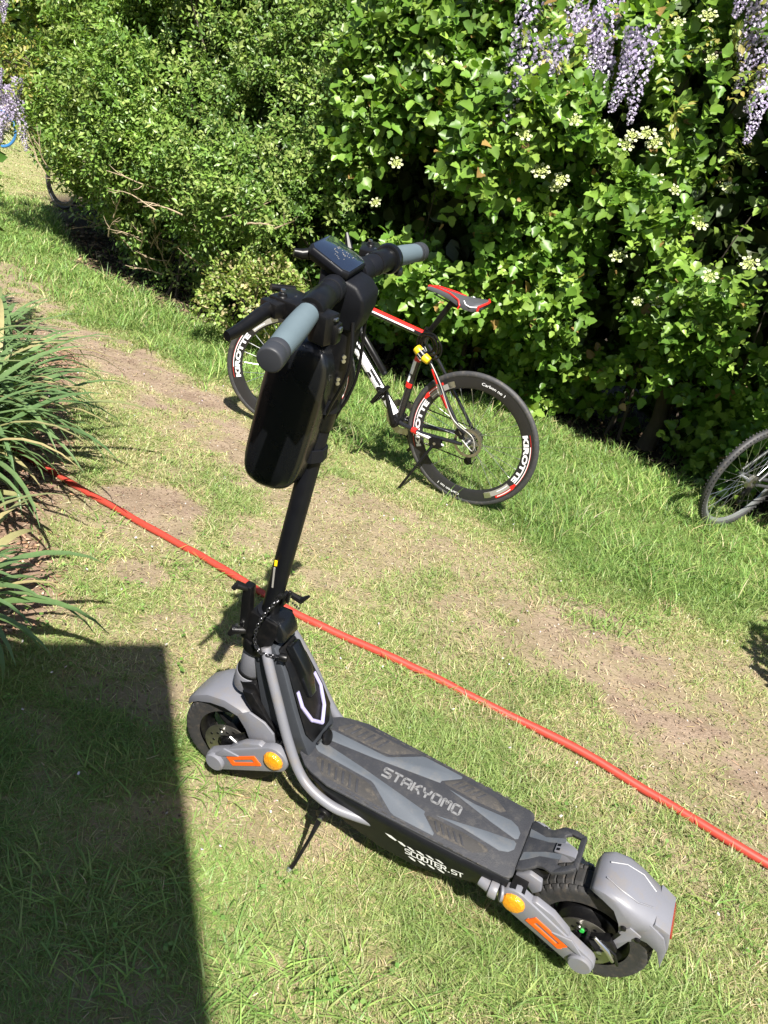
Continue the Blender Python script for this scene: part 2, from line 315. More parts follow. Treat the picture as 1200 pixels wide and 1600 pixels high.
def ground_material():
    m = bpy.data.materials.new('lawn_soil'); t, b = nodes(m); b.inputs['Roughness'].default_value = .95; b.inputs['Specular IOR Level'].default_value = .15
    at = t.nodes.new('ShaderNodeAttribute'); at.attribute_name = 'tint'; sp = t.nodes.new('ShaderNodeSeparateColor'); t.links.new(at.outputs['Color'], sp.inputs[0])
    tc = t.nodes.new('ShaderNodeTexCoord')
    def nz(s, d=6, r=.6):
        n = t.nodes.new('ShaderNodeTexNoise'); n.inputs['Scale'].default_value = s; n.inputs['Detail'].default_value = d; n.inputs['Roughness'].default_value = r; t.links.new(tc.outputs['Object'], n.inputs['Vector']); return n.outputs[0]
    def mixc(f, a, c):
        x = t.nodes.new('ShaderNodeMix'); x.data_type = 'RGBA'
        if isinstance(f, (int, float)): x.inputs[0].default_value = f
        else: t.links.new(f, x.inputs[0])
        for i, v in ((6, a), (7, c)):
            if isinstance(v, tuple): x.inputs[i].default_value = (*v, 1)
            else: t.links.new(v, x.inputs[i])
        return x.outputs[2]
    def rng_(v, a, c, lo=0., hi=1.):
        r = t.nodes.new('ShaderNodeMapRange'); r.inputs[1].default_value = a; r.inputs[2].default_value = c; r.inputs[3].default_value = lo; r.inputs[4].default_value = hi; t.links.new(v, r.inputs[0]); return r.outputs[0]
    thatch = mixc(rng_(nz(3.), .35, .65), (.21, .225, .085), (.30, .275, .14)); thatch = mixc(rng_(nz(90., 4), .45, .7), thatch, (.36, .30, .17))
    soil = mixc(rng_(nz(6.), .35, .65), (.195, .14, .10), (.30, .225, .165)); soil = mixc(rng_(nz(140., 5, .7), .5, .75), soil, (.38, .30, .235)); soil = mixc(rng_(nz(45., 6), .55, .7), soil, (.13, .092, .062))
    mul = mixc(rng_(nz(35.), .35, .65), (.17, .11, .078), (.31, .215, .155))
    bed = mixc(rng_(nz(30.), .4, .65), (.028, .021, .014), (.06, .045, .03))  # soil at the hedge foot, darkened to paint in the shade there
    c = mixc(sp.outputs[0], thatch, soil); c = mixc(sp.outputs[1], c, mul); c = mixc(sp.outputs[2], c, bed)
    t.links.new(c, b.inputs['Base Color'])
    bp = t.nodes.new('ShaderNodeBump'); bp.inputs['Strength'].default_value = .9; bp.inputs['Distance'].default_value = .012; t.links.new(nz(70., 8, .7), bp.inputs['Height']); t.links.new(bp.outputs[0], b.inputs['Normal'])
    return m
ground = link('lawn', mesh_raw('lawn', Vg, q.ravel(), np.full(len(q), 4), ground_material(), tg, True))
tag(ground, 'patchy lawn with worn bare soil patches', 'lawn', kind='structure')

# ------------------------------------------------------------------ grass
def in_view(x, y, z=0., pad=60):
    P = np.stack([x, y, np.broadcast_to(z, np.shape(x))-CAM_H], -1); zc = P@np.array(fw); ok = zc > .2; zc = np.where(ok, zc, 1)
    u = 600+FPX*(P@np.array(cr))/zc; v = 800-FPX*(P@np.array(cu))/zc
    return ok & (u > -pad) & (u < 1200+pad) & (v > -pad) & (v < 1600+pad*2)
def blades(name, x, y, h, wd, lean, col, mat, segs=2, label=None):
    n = len(x); az = rng.uniform(0, 2*np.pi, n); ld = np.stack([np.cos(az), np.sin(az), 0*az], -1)
    ta = az+np.pi/2+rng.normal(0, .5, n); sd = np.stack([np.cos(ta), np.sin(ta), 0*ta], -1)
    base = np.stack([x, y, hgt(x, y)-.003], -1); ts = np.linspace(0, 1, segs+1); rows = []
    kx = rng.normal(0, .12, n)
    for t in ts:
        c = base+ld*(h*lean*t**1.7)[:, None]+np.array([0, 0, 1])*(h*(t-(.42*lean*t*t))*np.sqrt(np.maximum(.15, 1-.35*lean)))[:, None]+sd*(kx*h*t*t)[:, None]
        wv = (wd*(1-t)**.6*.5)[:, None]
        if t < 1: rows += [c-sd*wv, c+sd*wv]
        else: rows += [c]
    V = np.stack(rows, 1); k = V.shape[1]; F = []
    for i in range(segs-1): F.append((2*i, 2*i+1, 2*i+3, 2*i+2))
    F.append((2*segs-2, 2*segs-1, 2*segs)); lf = np.concatenate([np.array(f) for f in F]); cf = np.array([len(f) for f in F])
    return link(name, mesh_raw(name, V.reshape(-1, 3), (lf[None]+(np.arange(n)*k)[:, None]).ravel(), np.tile(cf, n), mat, np.repeat(col, k, 0), False))
def palette(n, cols, p, jit=.15):
    c = np.array(cols)[rng.choice(len(cols), n, p=p)]; return c*np.exp(rng.normal(0, jit, (n, 1)))*np.exp(rng.normal(0, .05, (n, 3)))
def zone(x0, x1, y0, y1, dens):
    n = int((x1-x0)*(y1-y0)*dens); return rng.uniform(x0, x1, n), rng.uniform(y0, y1, n)
zs_ = [zone(-1.6, 2.2, .7, 2.3, 38000), zone(-2.6, 2.6, 2.3, 3.6, 19000), zone(-3.8, 3.2, 3.6, 5.2, 9000), zone(-6., 3.2, 5.2, 8, 4200), zone(-9, -2, 8, 12, 2000), zone(-14, -4, 12, 22, 600)]
X = np.concatenate([z[0] for z in zs_]); Y = np.concatenate([z[1] for z in zs_]); N = len(X); d_ = np.hypot(X, Y)
sf = soil_f(X, Y); mf = mulch_f(X, Y); lush = smooth(-.12, .2, above(X, Y, LUSH)+(fbm(X, Y, 0, 3, 41)-.5)*.7)*(1-smooth(8, 10, Y)); hed = np.where(X < -5.6, -1, above(X, Y, BASE))
k = in_view(X, Y) & (rng.uniform(0, 1, N) > sf*1.35-.10) & (rng.uniform(0, 1, N) > mf*.985) & (hed < .2)
X, Y, sf, lush, hed, d_ = X[k], Y[k], sf[k], lush[k], hed[k], d_[k]; n = len(X)
fresh = fbm(X, Y, 0, 2.6, 51, 3)
h = (.021+.014*rng.uniform(0, 1, n)+.02*smooth(.5, .7, fresh))*(1-.35*sf)+lush*.038
near = smooth(2.6, 1.0, Y); h = h+near*.006
col = palette(n, [(.235, .315, .095), (.30, .36, .125), (.18, .27, .07), (.43, .40, .21), (.50, .44, .28)], [.31, .34, .15, .13, .07], .17); wk = ((rng.uniform(0, 1, n) < sf*.55)[:, None]); col = np.where(wk, palette(n, [(.42, .36, .20), (.30, .30, .12), (.5, .41, .26)], [.4, .35, .25]), col)
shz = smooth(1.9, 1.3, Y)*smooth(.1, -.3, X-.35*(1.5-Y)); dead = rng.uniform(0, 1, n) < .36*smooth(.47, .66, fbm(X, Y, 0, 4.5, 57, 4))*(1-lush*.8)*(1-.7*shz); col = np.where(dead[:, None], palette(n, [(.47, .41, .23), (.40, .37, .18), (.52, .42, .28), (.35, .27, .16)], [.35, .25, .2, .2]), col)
colL = palette(n, [(.165, .265, .065), (.205, .31, .08), (.13, .22, .055), (.30, .33, .12)], [.34, .34, .22, .1], .15)
shz = smooth(1.9, 1.3, Y)*smooth(.1, -.3, X-.35*(1.5-Y)); mixf = np.clip(lush*1.1+smooth(.52, .68, fresh)*.6+shz*.75-sf*.5-dead*.6, 0, 1)[:, None]; col = col*(1-mixf)+colL*mixf  # greener, darker blade colours paint in the house shadow
wd = .0024+.0009*np.maximum(0, d_-1.3)**.95; wd = wd*rng.uniform(.7, 1.3, n)
print('grass', n)
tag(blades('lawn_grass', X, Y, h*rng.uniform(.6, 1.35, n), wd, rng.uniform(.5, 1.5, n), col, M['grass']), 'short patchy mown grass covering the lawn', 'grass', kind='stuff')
# long grass by the hedge
N = 260000
X = rng.uniform(-6, 3.4, N); Y = rng.uniform(2.6, 10, N); a1 = above(X, Y, LUSH); a2 = above(X, Y, BASE); tall = fbm(X, Y, 0, 4, 61, 3)
pz = smooth(.1, .7, a1+(tall-.5)*1.2)*(1-smooth(-.1, .35, a2)*.85)*smooth(.3, .5, tall)*np.clip(3.2/np.hypot(X, Y), .2, 1)
k = (rng.uniform(0, 1, N) < pz) & in_view(X, Y); X, Y, a2, tall = X[k], Y[k], a2[k], tall[k]; n = len(X); print('tall', n)
h = (.065+.075*rng.uniform(0, 1, n))*(.65+.8*smooth(.4, .75, tall))*(1-.4*smooth(.0, .3, a2))
tag(blades('long_grass', X, Y, h, rng.uniform(.0035, .0065, n)*np.clip(np.hypot(X, Y)/4, 1, 2.4), rng.uniform(.3, 1.3, n), palette(n, [(.135, .245, .055), (.20, .32, .075), (.11, .20, .05), (.28, .35, .11), (.42, .38, .21)], [.24, .32, .14, .22, .08])*(.75+.6*fbm(X, Y, 0, 1.3, 77, 3))[:, None], M['grass'], 3), 'long lush grass growing along the foot of the hedge', 'grass', kind='stuff')
# coarse tufts with broad blades scattered through the lawn
ct = [(-.02, .98, 26), (-.3, 1.02, 30), (.15, 1.0, 20), (.55, 1.02, 34), (.8, 1.08, 26), (-.2, 1.12, 26), (.42, 1.18, 16), (-.12, 2.05, 20), (.15, 2.0, 20), (.28, 1.98, 14), (-.62, 2.3, 24), (-.95, 2.2, 16), (-.8, 2.0, 14), (-1.0, 2.5, 12), (.95, 2.7, 40), (1.1, 2.85, 40), (.85, 2.9, 30), (.02, .88, 24), (-.28, .9, 30), (.35, .93, 30), (.7, .98, 30), (.9, 1.15, 20), (1.0, 1.4, 16), (-.45, 1.35, 20), (-.22, 1.35, 16), (-.5, 1.02, 20)]
X = np.concatenate([rng.normal(a, .045+.001*c_, c_*3) for a, b_, c_ in ct]); Y = np.concatenate([rng.normal(b_, .045, c_*3) for a, b_, c_ in ct]); n = len(X)
tag(blades('coarse_grass', X, Y, rng.uniform(.04, .085, n), rng.uniform(.0035, .0055, n), rng.uniform(.7, 1.5, n), palette(n, [(.17, .28, .07), (.22, .33, .085), (.28, .36, .11)], [.4, .4, .2]), M['grass'], 3), 'broad bladed coarse grass tufts dotted over the lawn', 'grass', kind='stuff')
# crumbs of soil and grit on the worn ground follow below; dry clippings lie flat, wood chips, petals
def flats(name, x, y, L_, W_, th, col, mat, zoff=.004, tilt=.25):
    n = len(x); a = rng.uniform(0, 2*np.pi, n); D = np.stack([np.cos(a), np.sin(a), rng.normal(0, tilt, n)], -1); D = norm(D); S = norm(np.cross(D, np.array([0, 0, 1.])+rng.normal(0, tilt, (n, 3)))); Nn = np.cross(S, D)
    tv = np.array([(sx*.5, sy*.5, sz*.5) for sx in (-1, 1) for sy in (-1, 1) for sz in (-1, 1)]); tf = [(0, 1, 3, 2), (4, 6, 7, 5), (0, 4, 5, 1), (2, 3, 7, 6), (0, 2, 6, 4), (1, 5, 7, 3)]
    P = np.stack([x, y, hgt(x, y)+zoff], -1); lf = np.concatenate(tf); k = 8
    V = P[:, None]+tv[None, :, 0:1]*(S*W_[:, None])[:, None]+tv[None, :, 1:2]*(D*L_[:, None])[:, None]+tv[None, :, 2:3]*(Nn*th[:, None])[:, None]
    return link(name, mesh_raw(name, V.reshape(-1, 3), (lf[None]+(np.arange(n)*k)[:, None]).ravel(), np.full(n*6, 4), mat, np.repeat(col, k, 0)))
N = 60000; X = rng.uniform(-3.4, 0, N); Y = rng.uniform(.7, 5.5, N); k = (rng.uniform(0, 1, N) < mulch_f(X, Y)**2*.5) & in_view(X, Y); X, Y = X[k], Y[k]; n = len(X)
tag(flats('wood_chips', X, Y, rng.uniform(.007, .03, n), rng.uniform(.002, .008, n), rng.uniform(.0015, .004, n), palette(n, [(.26, .15, .09), (.36, .24, .15), (.15, .085, .055), (.46, .34, .24)], [.4, .25, .25, .1]), M['chip'], .007), 'reddish brown wood chip mulch in the planting bed', 'mulch', kind='stuff')
N = 26000; X = rng.uniform(-2.6, 2.2, N); Y = rng.uniform(.8, 4.6, N); k = (rng.uniform(0, 1, N) < .12+.15*soil_f(X, Y)) & in_view(X, Y) & (above(X, Y, LUSH) < 0); X, Y = X[k], Y[k]; n = len(X)
tag(flats('dry_clippings', X, Y, rng.uniform(.008, .035, n), rng.uniform(.0011, .0024, n), rng.uniform(.0006, .0012, n), palette(n, [(.42, .33, .19), (.52, .43, .28), (.28, .19, .11)], [.5, .25, .25]), M['chip'], .006), 'dry straw and clippings lying on the worn ground', 'straw', kind='stuff')
n = 330; X = rng.uniform(-2.4, 2.3, n); Y = rng.uniform(1.1, 5.2, n)
tag(flats('fallen_petals', X, Y, rng.uniform(.004, .009, n), rng.uniform(.003, .007, n), rng.uniform(.0006, .0008, n), palette(n, [(.72, .66, .74), (.8, .78, .72)], [.6, .4], .05), M['petal'], .018, .5), 'fallen pale petals scattered over the lawn', 'petals', kind='stuff')
n = 9000; X = rng.uniform(-5, 3.2, n); Y = rng.uniform(4, 9, n); k = (above(X, Y, BASE) > -.05) & (above(X, Y, BASE) < 1.2); X, Y = X[k], Y[k]; n = len(X)
tag(flats('leaf_litter', X, Y, rng.uniform(.02, .06, n), rng.uniform(.01, .04, n), rng.uniform(.001, .002, n), palette(n, [(.12, .08, .05), (.2, .14, .08), (.07, .05, .03), (.34, .25, .16)], [.4, .25, .25, .1]), M['chip'], .012, .4), 'brown dead leaves lying under the hedge', 'leaf litter', kind='stuff')

n = 42000; X = rng.uniform(-3.2, 2.2, n); Y = rng.uniform(1.0, 5.6, n); k = (rng.uniform(0, 1, n) < soil_f(X, Y)*1.1) & (soil_f(X, Y) > .25) & in_view(X, Y) & (above(X, Y, LUSH) < .2); X, Y = X[k], Y[k]; n = len(X)
tag(flats('soil_crumbs', X, Y, rng.uniform(.002, .008, n), rng.uniform(.002, .006, n), rng.uniform(.001, .004, n), palette(n, [(.20, .145, .105), (.30, .225, .17), (.13, .09, .065), (.42, .37, .31)], [.4, .3, .22, .08]), M['chip'], .003, .5), 'crumbs of soil and grit on the bare worn patches', 'soil crumbs', kind='stuff')

# ------------------------------------------------------------------ hedge of shrubs
FP = np.array([(-6.6, 12.8), (-5.6, 10.7), (-4.3, 8.35), (-3.15, 6.6), (-2.35, 5.95), (-1.5, 5.65), (-.7, 5.45), (0, 5.3), (.9, 5.15), (1.6, 4.85), (2.15, 4.35), (2.55, 3.6), (2.8, 2.8)])
FP = np.array(spline([(a, b, 0) for a, b in FP], 6))[:, :2]
_s = np.concatenate([[0], np.cumsum(np.linalg.norm(np.diff(FP, axis=0), axis=1))]); UMAX = _s[-1]
def path(u): return np.stack([np.interp(u, _s, FP[:, 0]), np.interp(u, _s, FP[:, 1])], -1)
def pnorm(u):
    t = path(u+.15)-path(u-.15); t = t/np.linalg.norm(t, axis=-1, keepdims=True); return np.stack([t[:, 1], -t[:, 0], 0*t[:, 0]], -1)
def u_at(x): return float(np.interp(x, FP[:, 0], _s))
U0 = u_at(-1.9); U1 = u_at(-.55); U2 = u_at(.75)
def offset(u, z):
    right = smooth(U1-.4, U1+.6, u)
    low = -(.70*(1-right)*np.clip(1-z/.95, 0, 1)) - .70*right*(1-smooth(.1, .85, z)) + .10*right*smooth(.6, 1.1, z)
    return low - .72*(1-smooth(1.8, 4.2, u)) + right*(fbm(u, z, 0, 2.3, 79, 2)-.5)*.5 - .35*smooth(2.0, 3.2, z) + (fbm(u, z, 0, 1.1, 71, 3)-.5)*.75+(fbm(u, z, 0, 4.2, 75, 2)-.5)*.28
def surf(u, z, dep): return np.concatenate([path(u), z[:, None]], 1)+pnorm(u)*(offset(u, z)-dep)[:, None]
def sample(n, ua, ub, zmax, dscale, seed, gap=.0, zpow=1.):
    r = np.random.default_rng(seed); u = r.uniform(ua, ub, n); z = .06+(zmax-.06)*r.uniform(0, 1, n)**zpow; dep = r.exponential(dscale, n)-.05
    P = surf(u, z, dep); g = fbm(P[:, 0], P[:, 1], P[:, 2], 2.6, seed+100, 2)-.17*(1-smooth(U1-1.2, U1-.4, u))*(1-smooth(.45, 1.0, z+.35*(fbm(u, z, 0, 2.2, 99, 2)-.5)*2))
    k = (r.uniform(0, 1, n) < smooth(gap, gap+.14, g)) & (dep < 1.0) & (z > 1.15*(1-smooth(3.1, 5.2, u))) & in_view(P[:, 0], P[:, 1], P[:, 2], 170); return P[k], u[k], z[k], dep[k]
def sprigs(P, u, seed, nl, ls, lsz, droop=.0):
    """leaf positions and axes for twigs that start at P"""
    r = np.random.default_rng(seed); n = len(P); nn = pnorm(u)
    D = norm(nn*.75+np.array([0, 0, .42-droop])+r.normal(0, .5, (n, 3))); L_ = r.uniform(.6, 1.3, n)*ls
    A = norm(np.cross(D, r.normal(0, 1, (n, 3)))); Bv = np.cross(D, A)
    pos, dr, nr, sz, sid = [], [], [], [], []
    for j in range(nl):
        t = (j+.6)/nl; an = j*2.4+r.uniform(0, 6.28, n)*.15; side = A*np.cos(an)[:, None]+Bv*np.sin(an)[:, None]
        p = P+D*(L_*t)[:, None]+np.array([0, 0, -1])*(L_*t*t*.12)[:, None]
        ld = norm(D*(.35+.5*t)+side+np.array([0, 0, -.12])+r.normal(0, .15, (n, 3)))
        un = norm(np.array([0, -.1, .8])+nn*.75+r.normal(0, .38, (n, 3))); un = norm(un-ld*np.sum(un*ld, 1, keepdims=True))
        pos.append(p+side*.006); dr.append(ld); nr.append(un); sz.append(lsz*r.uniform(.55, 1.2, n)*(1.05-.35*abs(t-.45))); sid.append(np.arange(n))
    return map(np.concatenate, (pos, dr, nr, sz, sid))
VL = np.array([(0, 0, 0), (.27, .06, .03), (.46, .40, .10), (.33, .52, .05), (.26, .80, .04), (0, 1.05, -.12), (-.26, .80, .04), (-.33, .52, .05), (-.46, .40, .10), (-.27, .06, .03), (0, .46, -.07)])
VF = [(10, i, (i+1) % 10) for i in range(10)]
SLV = np.array([(0, 0, 0), (.26, .42, .07), (0, 1, -.03), (-.26, .42, .07)]); SLF = [(0, 1, 2), (0, 2, 3)]
OV = np.array([(0, 0, 0), (.27, .25, .05), (.30, .55, .05), (0, 1, -.05), (-.30, .55, .05), (-.27, .25, .05)]); OF = [(0, 1, 2, 3), (0, 3, 4, 5)]
piece_leaf = []
for f in (1., .86, 1.12):
    V = VL*np.array([f, 1, 1.0/f]); me = mesh_raw('leaf', V, np.concatenate(VF), np.full(10, 3), M['leaf_piece'], None, True); piece_leaf.append(me)
def lobed_shrub(name, label, ua, ub, seed, nsp, pieces):
    r = np.random.default_rng(seed); mid = path(np.array([(ua+ub)/2]))[0]
    root = empty(name, (mid[0], mid[1]+.6, 0)); tag(root, label, 'shrub', 'lobed leaf flowering shrubs in the hedge'); inv_ = Vector((mid[0], mid[1]+.6, 0))
    P, u, z, dep = sample(nsp, ua, ub, 3.3, .2, seed, .425)
    pos, dr, nr, sz, sid = sprigs(P, u, seed+1, 9, .22, .077, .1)
    young = (r.uniform(0, 1, len(P)) < .16)[sid]; sz = sz*np.where(young, .62, 1)*r.uniform(.75, 1.15, len(sz))
    dsp = dep[sid]; n = len(pos); S = np.cross(dr, nr)
    base = np.array(VIB)[r.integers(0, 5, len(P))][sid]; base = np.where(young[:, None], np.array([.20, .30, .05]), base); old = r.uniform(0, 1, n) < .018; base = np.where(old[:, None], np.array([.26, .17, .06]), base)
    tint = base*np.exp(r.normal(0, .16, (n, 1)))*(.82+.45*fbm(P[:, 0], P[:, 1], P[:, 2], 1.4, seed+5, 2))[sid][:, None]
    dist = np.linalg.norm(pos-np.array([0, 0, CAM_H]), axis=1); vis = in_view(pos[:, 0], pos[:, 1], pos[:, 2], -8)
    score = np.where(vis & (dsp < .06) & (nr[:, 1] < -.2), sz/dist, 0); pick = np.argsort(-score)[:pieces]; mask = np.ones(n, bool); mask[pick] = False
    loc = pos-np.array(inv_)
    a = scatter('foliage', VL, VF, loc[mask], S[mask], dr[mask], nr[mask], sz[mask], tint[mask], M['leaf'], root); a['kind'] = 'stuff'
    for i in pick:
        o = link('leaf', piece_leaf[i % 3], root); s_ = sz[i]
        o.matrix_basis = Matrix([(S[i, k]*s_, dr[i, k]*s_, nr[i, k]*s_, loc[i, k]) for k in range(3)]+[(0, 0, 0, 1)])
    return root, inv_
def small_shrub(name, label, ua, ub, seed, nsp, zmax=3.3, lsz=.036, cols=None):
    r = np.random.default_rng(seed); mid = path(np.array([(ua+ub)/2]))[0]
    inv_ = Vector((mid[0], mid[1]+.6, 0)); root = empty(name, inv_); tag(root, label, 'shrub', 'small leaved shrubs in the hedge')
    P, u, z, dep = sample(nsp, ua, ub, zmax, .2, seed, .34)
    pos, dr, nr, sz, sid = sprigs(P, u, seed+1, 11, .18, lsz); n = len(pos); dist = np.linalg.norm(pos, axis=1); S = np.cross(dr, nr); sz = sz*(1+.13*np.maximum(0, dist-6.))
    zone = fbm(P[:, 0], P[:, 1], P[:, 2], 1.7, seed+7, 2)[sid]
    c = np.array(cols or [(.08, .15, .03), (.12, .205, .038), (.155, .245, .05), (.22, .285, .08)])[r.integers(0, 4, len(P))][sid]
    tint = c*np.exp(r.normal(0, .16, (n, 1)))*(.8+.6*zone)[:, None]
    a = scatter('foliage', SLV, SLF, pos-np.array(inv_), S, dr, nr, sz, tint, M['leaf'], root); a['kind'] = 'stuff'
    return root, inv_
def inner(root, org, ua, ub, seed, n=5200):
    """coarse leaves, stems and trunks deep inside the shrub"""
    r = np.random.default_rng(seed); u = r.uniform(ua-.15, ub+.15, n); z = r.uniform(.15, 3.25, n); dep = r.uniform(.5, 1.5, n)
    P = surf(u, z, dep); k = in_view(P[:, 0], P[:, 1], P[:, 2], 330) & (z > .15+.5*r.uniform(0, 1, n)) & (z > 1.2*(1-smooth(3.4, 5.4, u))); P, u = P[k], u[k]; n = len(P)
    d = norm(r.normal(0, 1, (n, 3))); nn = norm(pnorm(u)+r.normal(0, .7, (n, 3))); nn = norm(nn-d*np.sum(nn*d, 1, keepdims=True))
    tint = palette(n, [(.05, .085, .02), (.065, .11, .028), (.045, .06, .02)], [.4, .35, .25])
    a = scatter('sky_block_foliage', OV, OF, P-np.array(org), np.cross(d, nn), d, nn, r.uniform(.12, .2, n), tint, M['leaf'], root); a['kind'] = 'stuff'  # big dark leaves added to keep skylight out of the hedge
    b = B(); c = B()
    for i in range(int(7*(ub-ua))+4):
        uu = r.uniform(ua, ub); p0 = np.append(path(np.array([uu]))[0], 0)+pnorm(np.array([uu]))[0]*-r.uniform(.6, 1.1); z1 = r.uniform(1.0, 2.6); dr_ = r.normal(0, .28, 3)
        pts = [p0, p0+np.array([dr_[0]*.4, dr_[1]*.2, z1*.33]), p0+np.array([dr_[0], dr_[1]-.1, z1*.66]), p0+np.array([dr_[0]*1.6, dr_[1]-.25, z1])]
        b.tube([np.array(p)-np.array(org) for p in spline(pts, 3)], list(np.linspace(r.uniform(.008, .02), .003, 10)), 5)
    o = b.build('stems', M['bark'], root, mirror=False); o['kind'] = 'stuff'
def bare_twigs(root, org, spots, seed):
    r = random.Random(seed)
    for (x, y, z, dx, dy, dz, L_) in spots:
        b = B(); p = Vector((x, y, z)); d = Vector((dx, dy, dz)).normalized(); pts = [p]
        for i in range(6): d = (d+Vector((r.uniform(-.25, .25), r.uniform(-.2, .2), r.uniform(-.22, .22)))).normalized(); p = p+d*L_/6; pts.append(p)
        b.tube([q-org for q in pts], [.0055*(1-.12*i) for i in range(7)], 5)
        for j in (2, 3, 4):
            e = (d+Vector((r.uniform(-1, 1), r.uniform(-.6, .3), r.uniform(-.6, .8)))).normalized(); b.tube([pts[j]-org, pts[j]+e*L_*.16-org, pts[j]+e*L_*.3+Vector((0, 0, .02))-org], [.003, .002, .0012], 4)
        b.build('bare_twig', M['twig'], root, mirror=False)
Um = u_at(-3.4)
sA, oA = small_shrub('small_leaf_shrub', 'small leaved dark green shrub at the left end of the hedge, beside the far lawn', 1.0, Um, 11, 11000, lsz=.052)
sB, oB = small_shrub('small_leaf_shrub', 'small leaved shrub behind the scooter handlebar with bare twigs at its foot', Um-.15, U1-.1, 12, 13500, lsz=.045)
sC, oC = lobed_shrub('lobed_leaf_shrub', 'lobed leaf shrub right behind the red and black bicycle saddle', U1-.35, U2, 13, 4300, 300)
sD, oD = lobed_shrub('lobed_leaf_shrub', 'lobed leaf shrub with cream flower heads at the right edge, hanging over the dark shade', U2-.2, UMAX, 14, 7200, 300)
for s_, o_, a, b_, sd in ((sA, oA, .2, Um, 21), (sB, oB, Um, U1, 22), (sC, oC, U1, U2, 23), (sD, oD, U2, UMAX, 24)): inner(s_, o_, a, b_+(.3 if sd == 24 else 0), sd, int(4200*(b_-a)))
# tangle of pale twigs low in the small leaved shrub
rt_ = random.Random(3); sp = []
for i in range(44):
    u = rt_.uniform(Um+.2, U1-.2); p = surf(np.array([u]), np.array([rt_.uniform(.10, .9)]), np.array([rt_.uniform(-.35, .15)]))[0]
    sp.append((*p, rt_.uniform(-1, 1), -.45, rt_.uniform(-.1, .9), rt_.uniform(.2, .45)))
p = surf(np.array([u_at(-1.62)]), np.array([.75]), np.array([0.]))[0]; sp.append((p[0], p[1], .72, .16, -.1, 1, .72))
bare_twigs(sB, oB, sp, 5)
sp = []
for i in range(26):
    u = rt_.uniform(3.6, Um); p = surf(np.array([u]), np.array([rt_.uniform(.1, .8)]), np.array([rt_.uniform(-.05, .2)]))[0]; sp.append((*p, rt_.uniform(-1, 1), -.45, rt_.uniform(-.1, .7), rt_.uniform(.3, .7)))
bare_twigs(sA, oA, sp, 6)
# thin pale green ground growth at the foot of shrub B (behind the scooter)
# trunk in the shade on the right
b = B(); b.tube([Vector((1.78, 5.75, 0))-oD, Vector((1.80, 5.75, .25))-oD, Vector((1.76, 5.8, .6))-oD, Vector((1.86, 5.85, 1.3))-oD], [.075, .06, .052, .04], 10); b.build('trunk', M['bark'], sD, mirror=False)
b = B(); b.tube([Vector((2.3, 5.1, 0))-oD, Vector((2.33, 5.1, .5))-oD, Vector((2.45, 5.1, 1.4))-oD], [.05, .04, .03], 9); b.build('trunk', M['bark'], sD, mirror=False)
b = B(); b.tube([Vector((-.1, 6.2, 0))-oC, Vector((-.05, 6.2, .6))-oC, Vector((0.1, 6.1, 1.6))-oC], [.05, .04, .03], 9); b.build('trunk', M['bark'], sC, mirror=False)

# flat cream flower heads
def flower_head_mesh(seed):
    r = np.random.default_rng(seed); V, F = [], []
    def quad(c, s_, nrm_):
        a = np.cross(nrm_, [0, 0, 1.])+1e-3; a /= np.linalg.norm(a); b2 = np.cross(nrm_, a); k = len(V); V.extend([c+a*s_, c+b2*s_, c-a*s_, c-b2*s_]); F.append((k, k+1, k+2, k+3))
    for i in range(95):
        q_ = r.uniform(0, .032)**1; an = r.uniform(0, 6.28); quad(np.array([q_*np.cos(an), q_*np.sin(an), .010*r.uniform(0, 1)]), .0042, norm(r.normal(0, .5, 3)+[0, 0, 1]))
    for i in range(7):
        an = i*.9+r.uniform(-.2, .2); c = np.array([.036*np.cos(an), .036*np.sin(an), .004+.005*r.uniform()])
        for j in range(5): a2 = an+j*1.256; quad(c+.006*np.array([np.cos(a2), np.sin(a2), .15]), .0052, norm(np.array([0, 0, 1])+r.normal(0, .25, 3)))
    col = np.array([[(.44, .50, .17)]*4 if i < 95 else [(.60, .62, .40)]*4 for i in range(len(F))]).reshape(-1, 3)
    return mesh_raw('flower_head', np.array(V), np.concatenate(F), np.full(len(F), 4), M['petal'], col)
fhm = [flower_head_mesh(i) for i in range(3)]
FH = [(1.11, 1.69), (.92, 1.89), (.99, 1.73), (.79, 1.89), (.77, 1.84), (.46, 1.59), (.44, 1.55), (1.28, 1.56), (1.65, 1.42), (1.21, 1.08), (1.33, 1.11), (1.11, 1.05), (.94, 1.28), (.69, 2.48), (.81, 2.5), (.95, 2.55), (-.52, 1.45), (-.4, 2.04), (-.51, 1.99), (.44, 1.88), (.87, 1.92), (.51, 2.06), (1.17, 2.48), (1.35, 1.78), (.34, 1.6), (-.58, 1.2), (1.64, 1.63), (1.05, 2.35), (.2, 1.75), (1.45, 1.3)]
for i, (x, z) in enumerate(FH):
    u = np.array([u_at(x+.07)]); P = surf(u, np.array([z]), np.array([-.14]))[0]; root, org = (sC, oC) if u[0] < U2-.1 else (sD, oD)
    o = link('flower_head', fhm[i % 3], root); nn = Vector(pnorm(u)[0]).normalized()*.8+Vector((rng.normal(0, .2), 0, .7)); o.matrix_basis = Matrix.Translation(Vector(P)-org) @ nn.to_track_quat('Z', 'Y').to_matrix().to_4x4() @ Matrix.Scale(rng.uniform(.8, 1.25), 4)

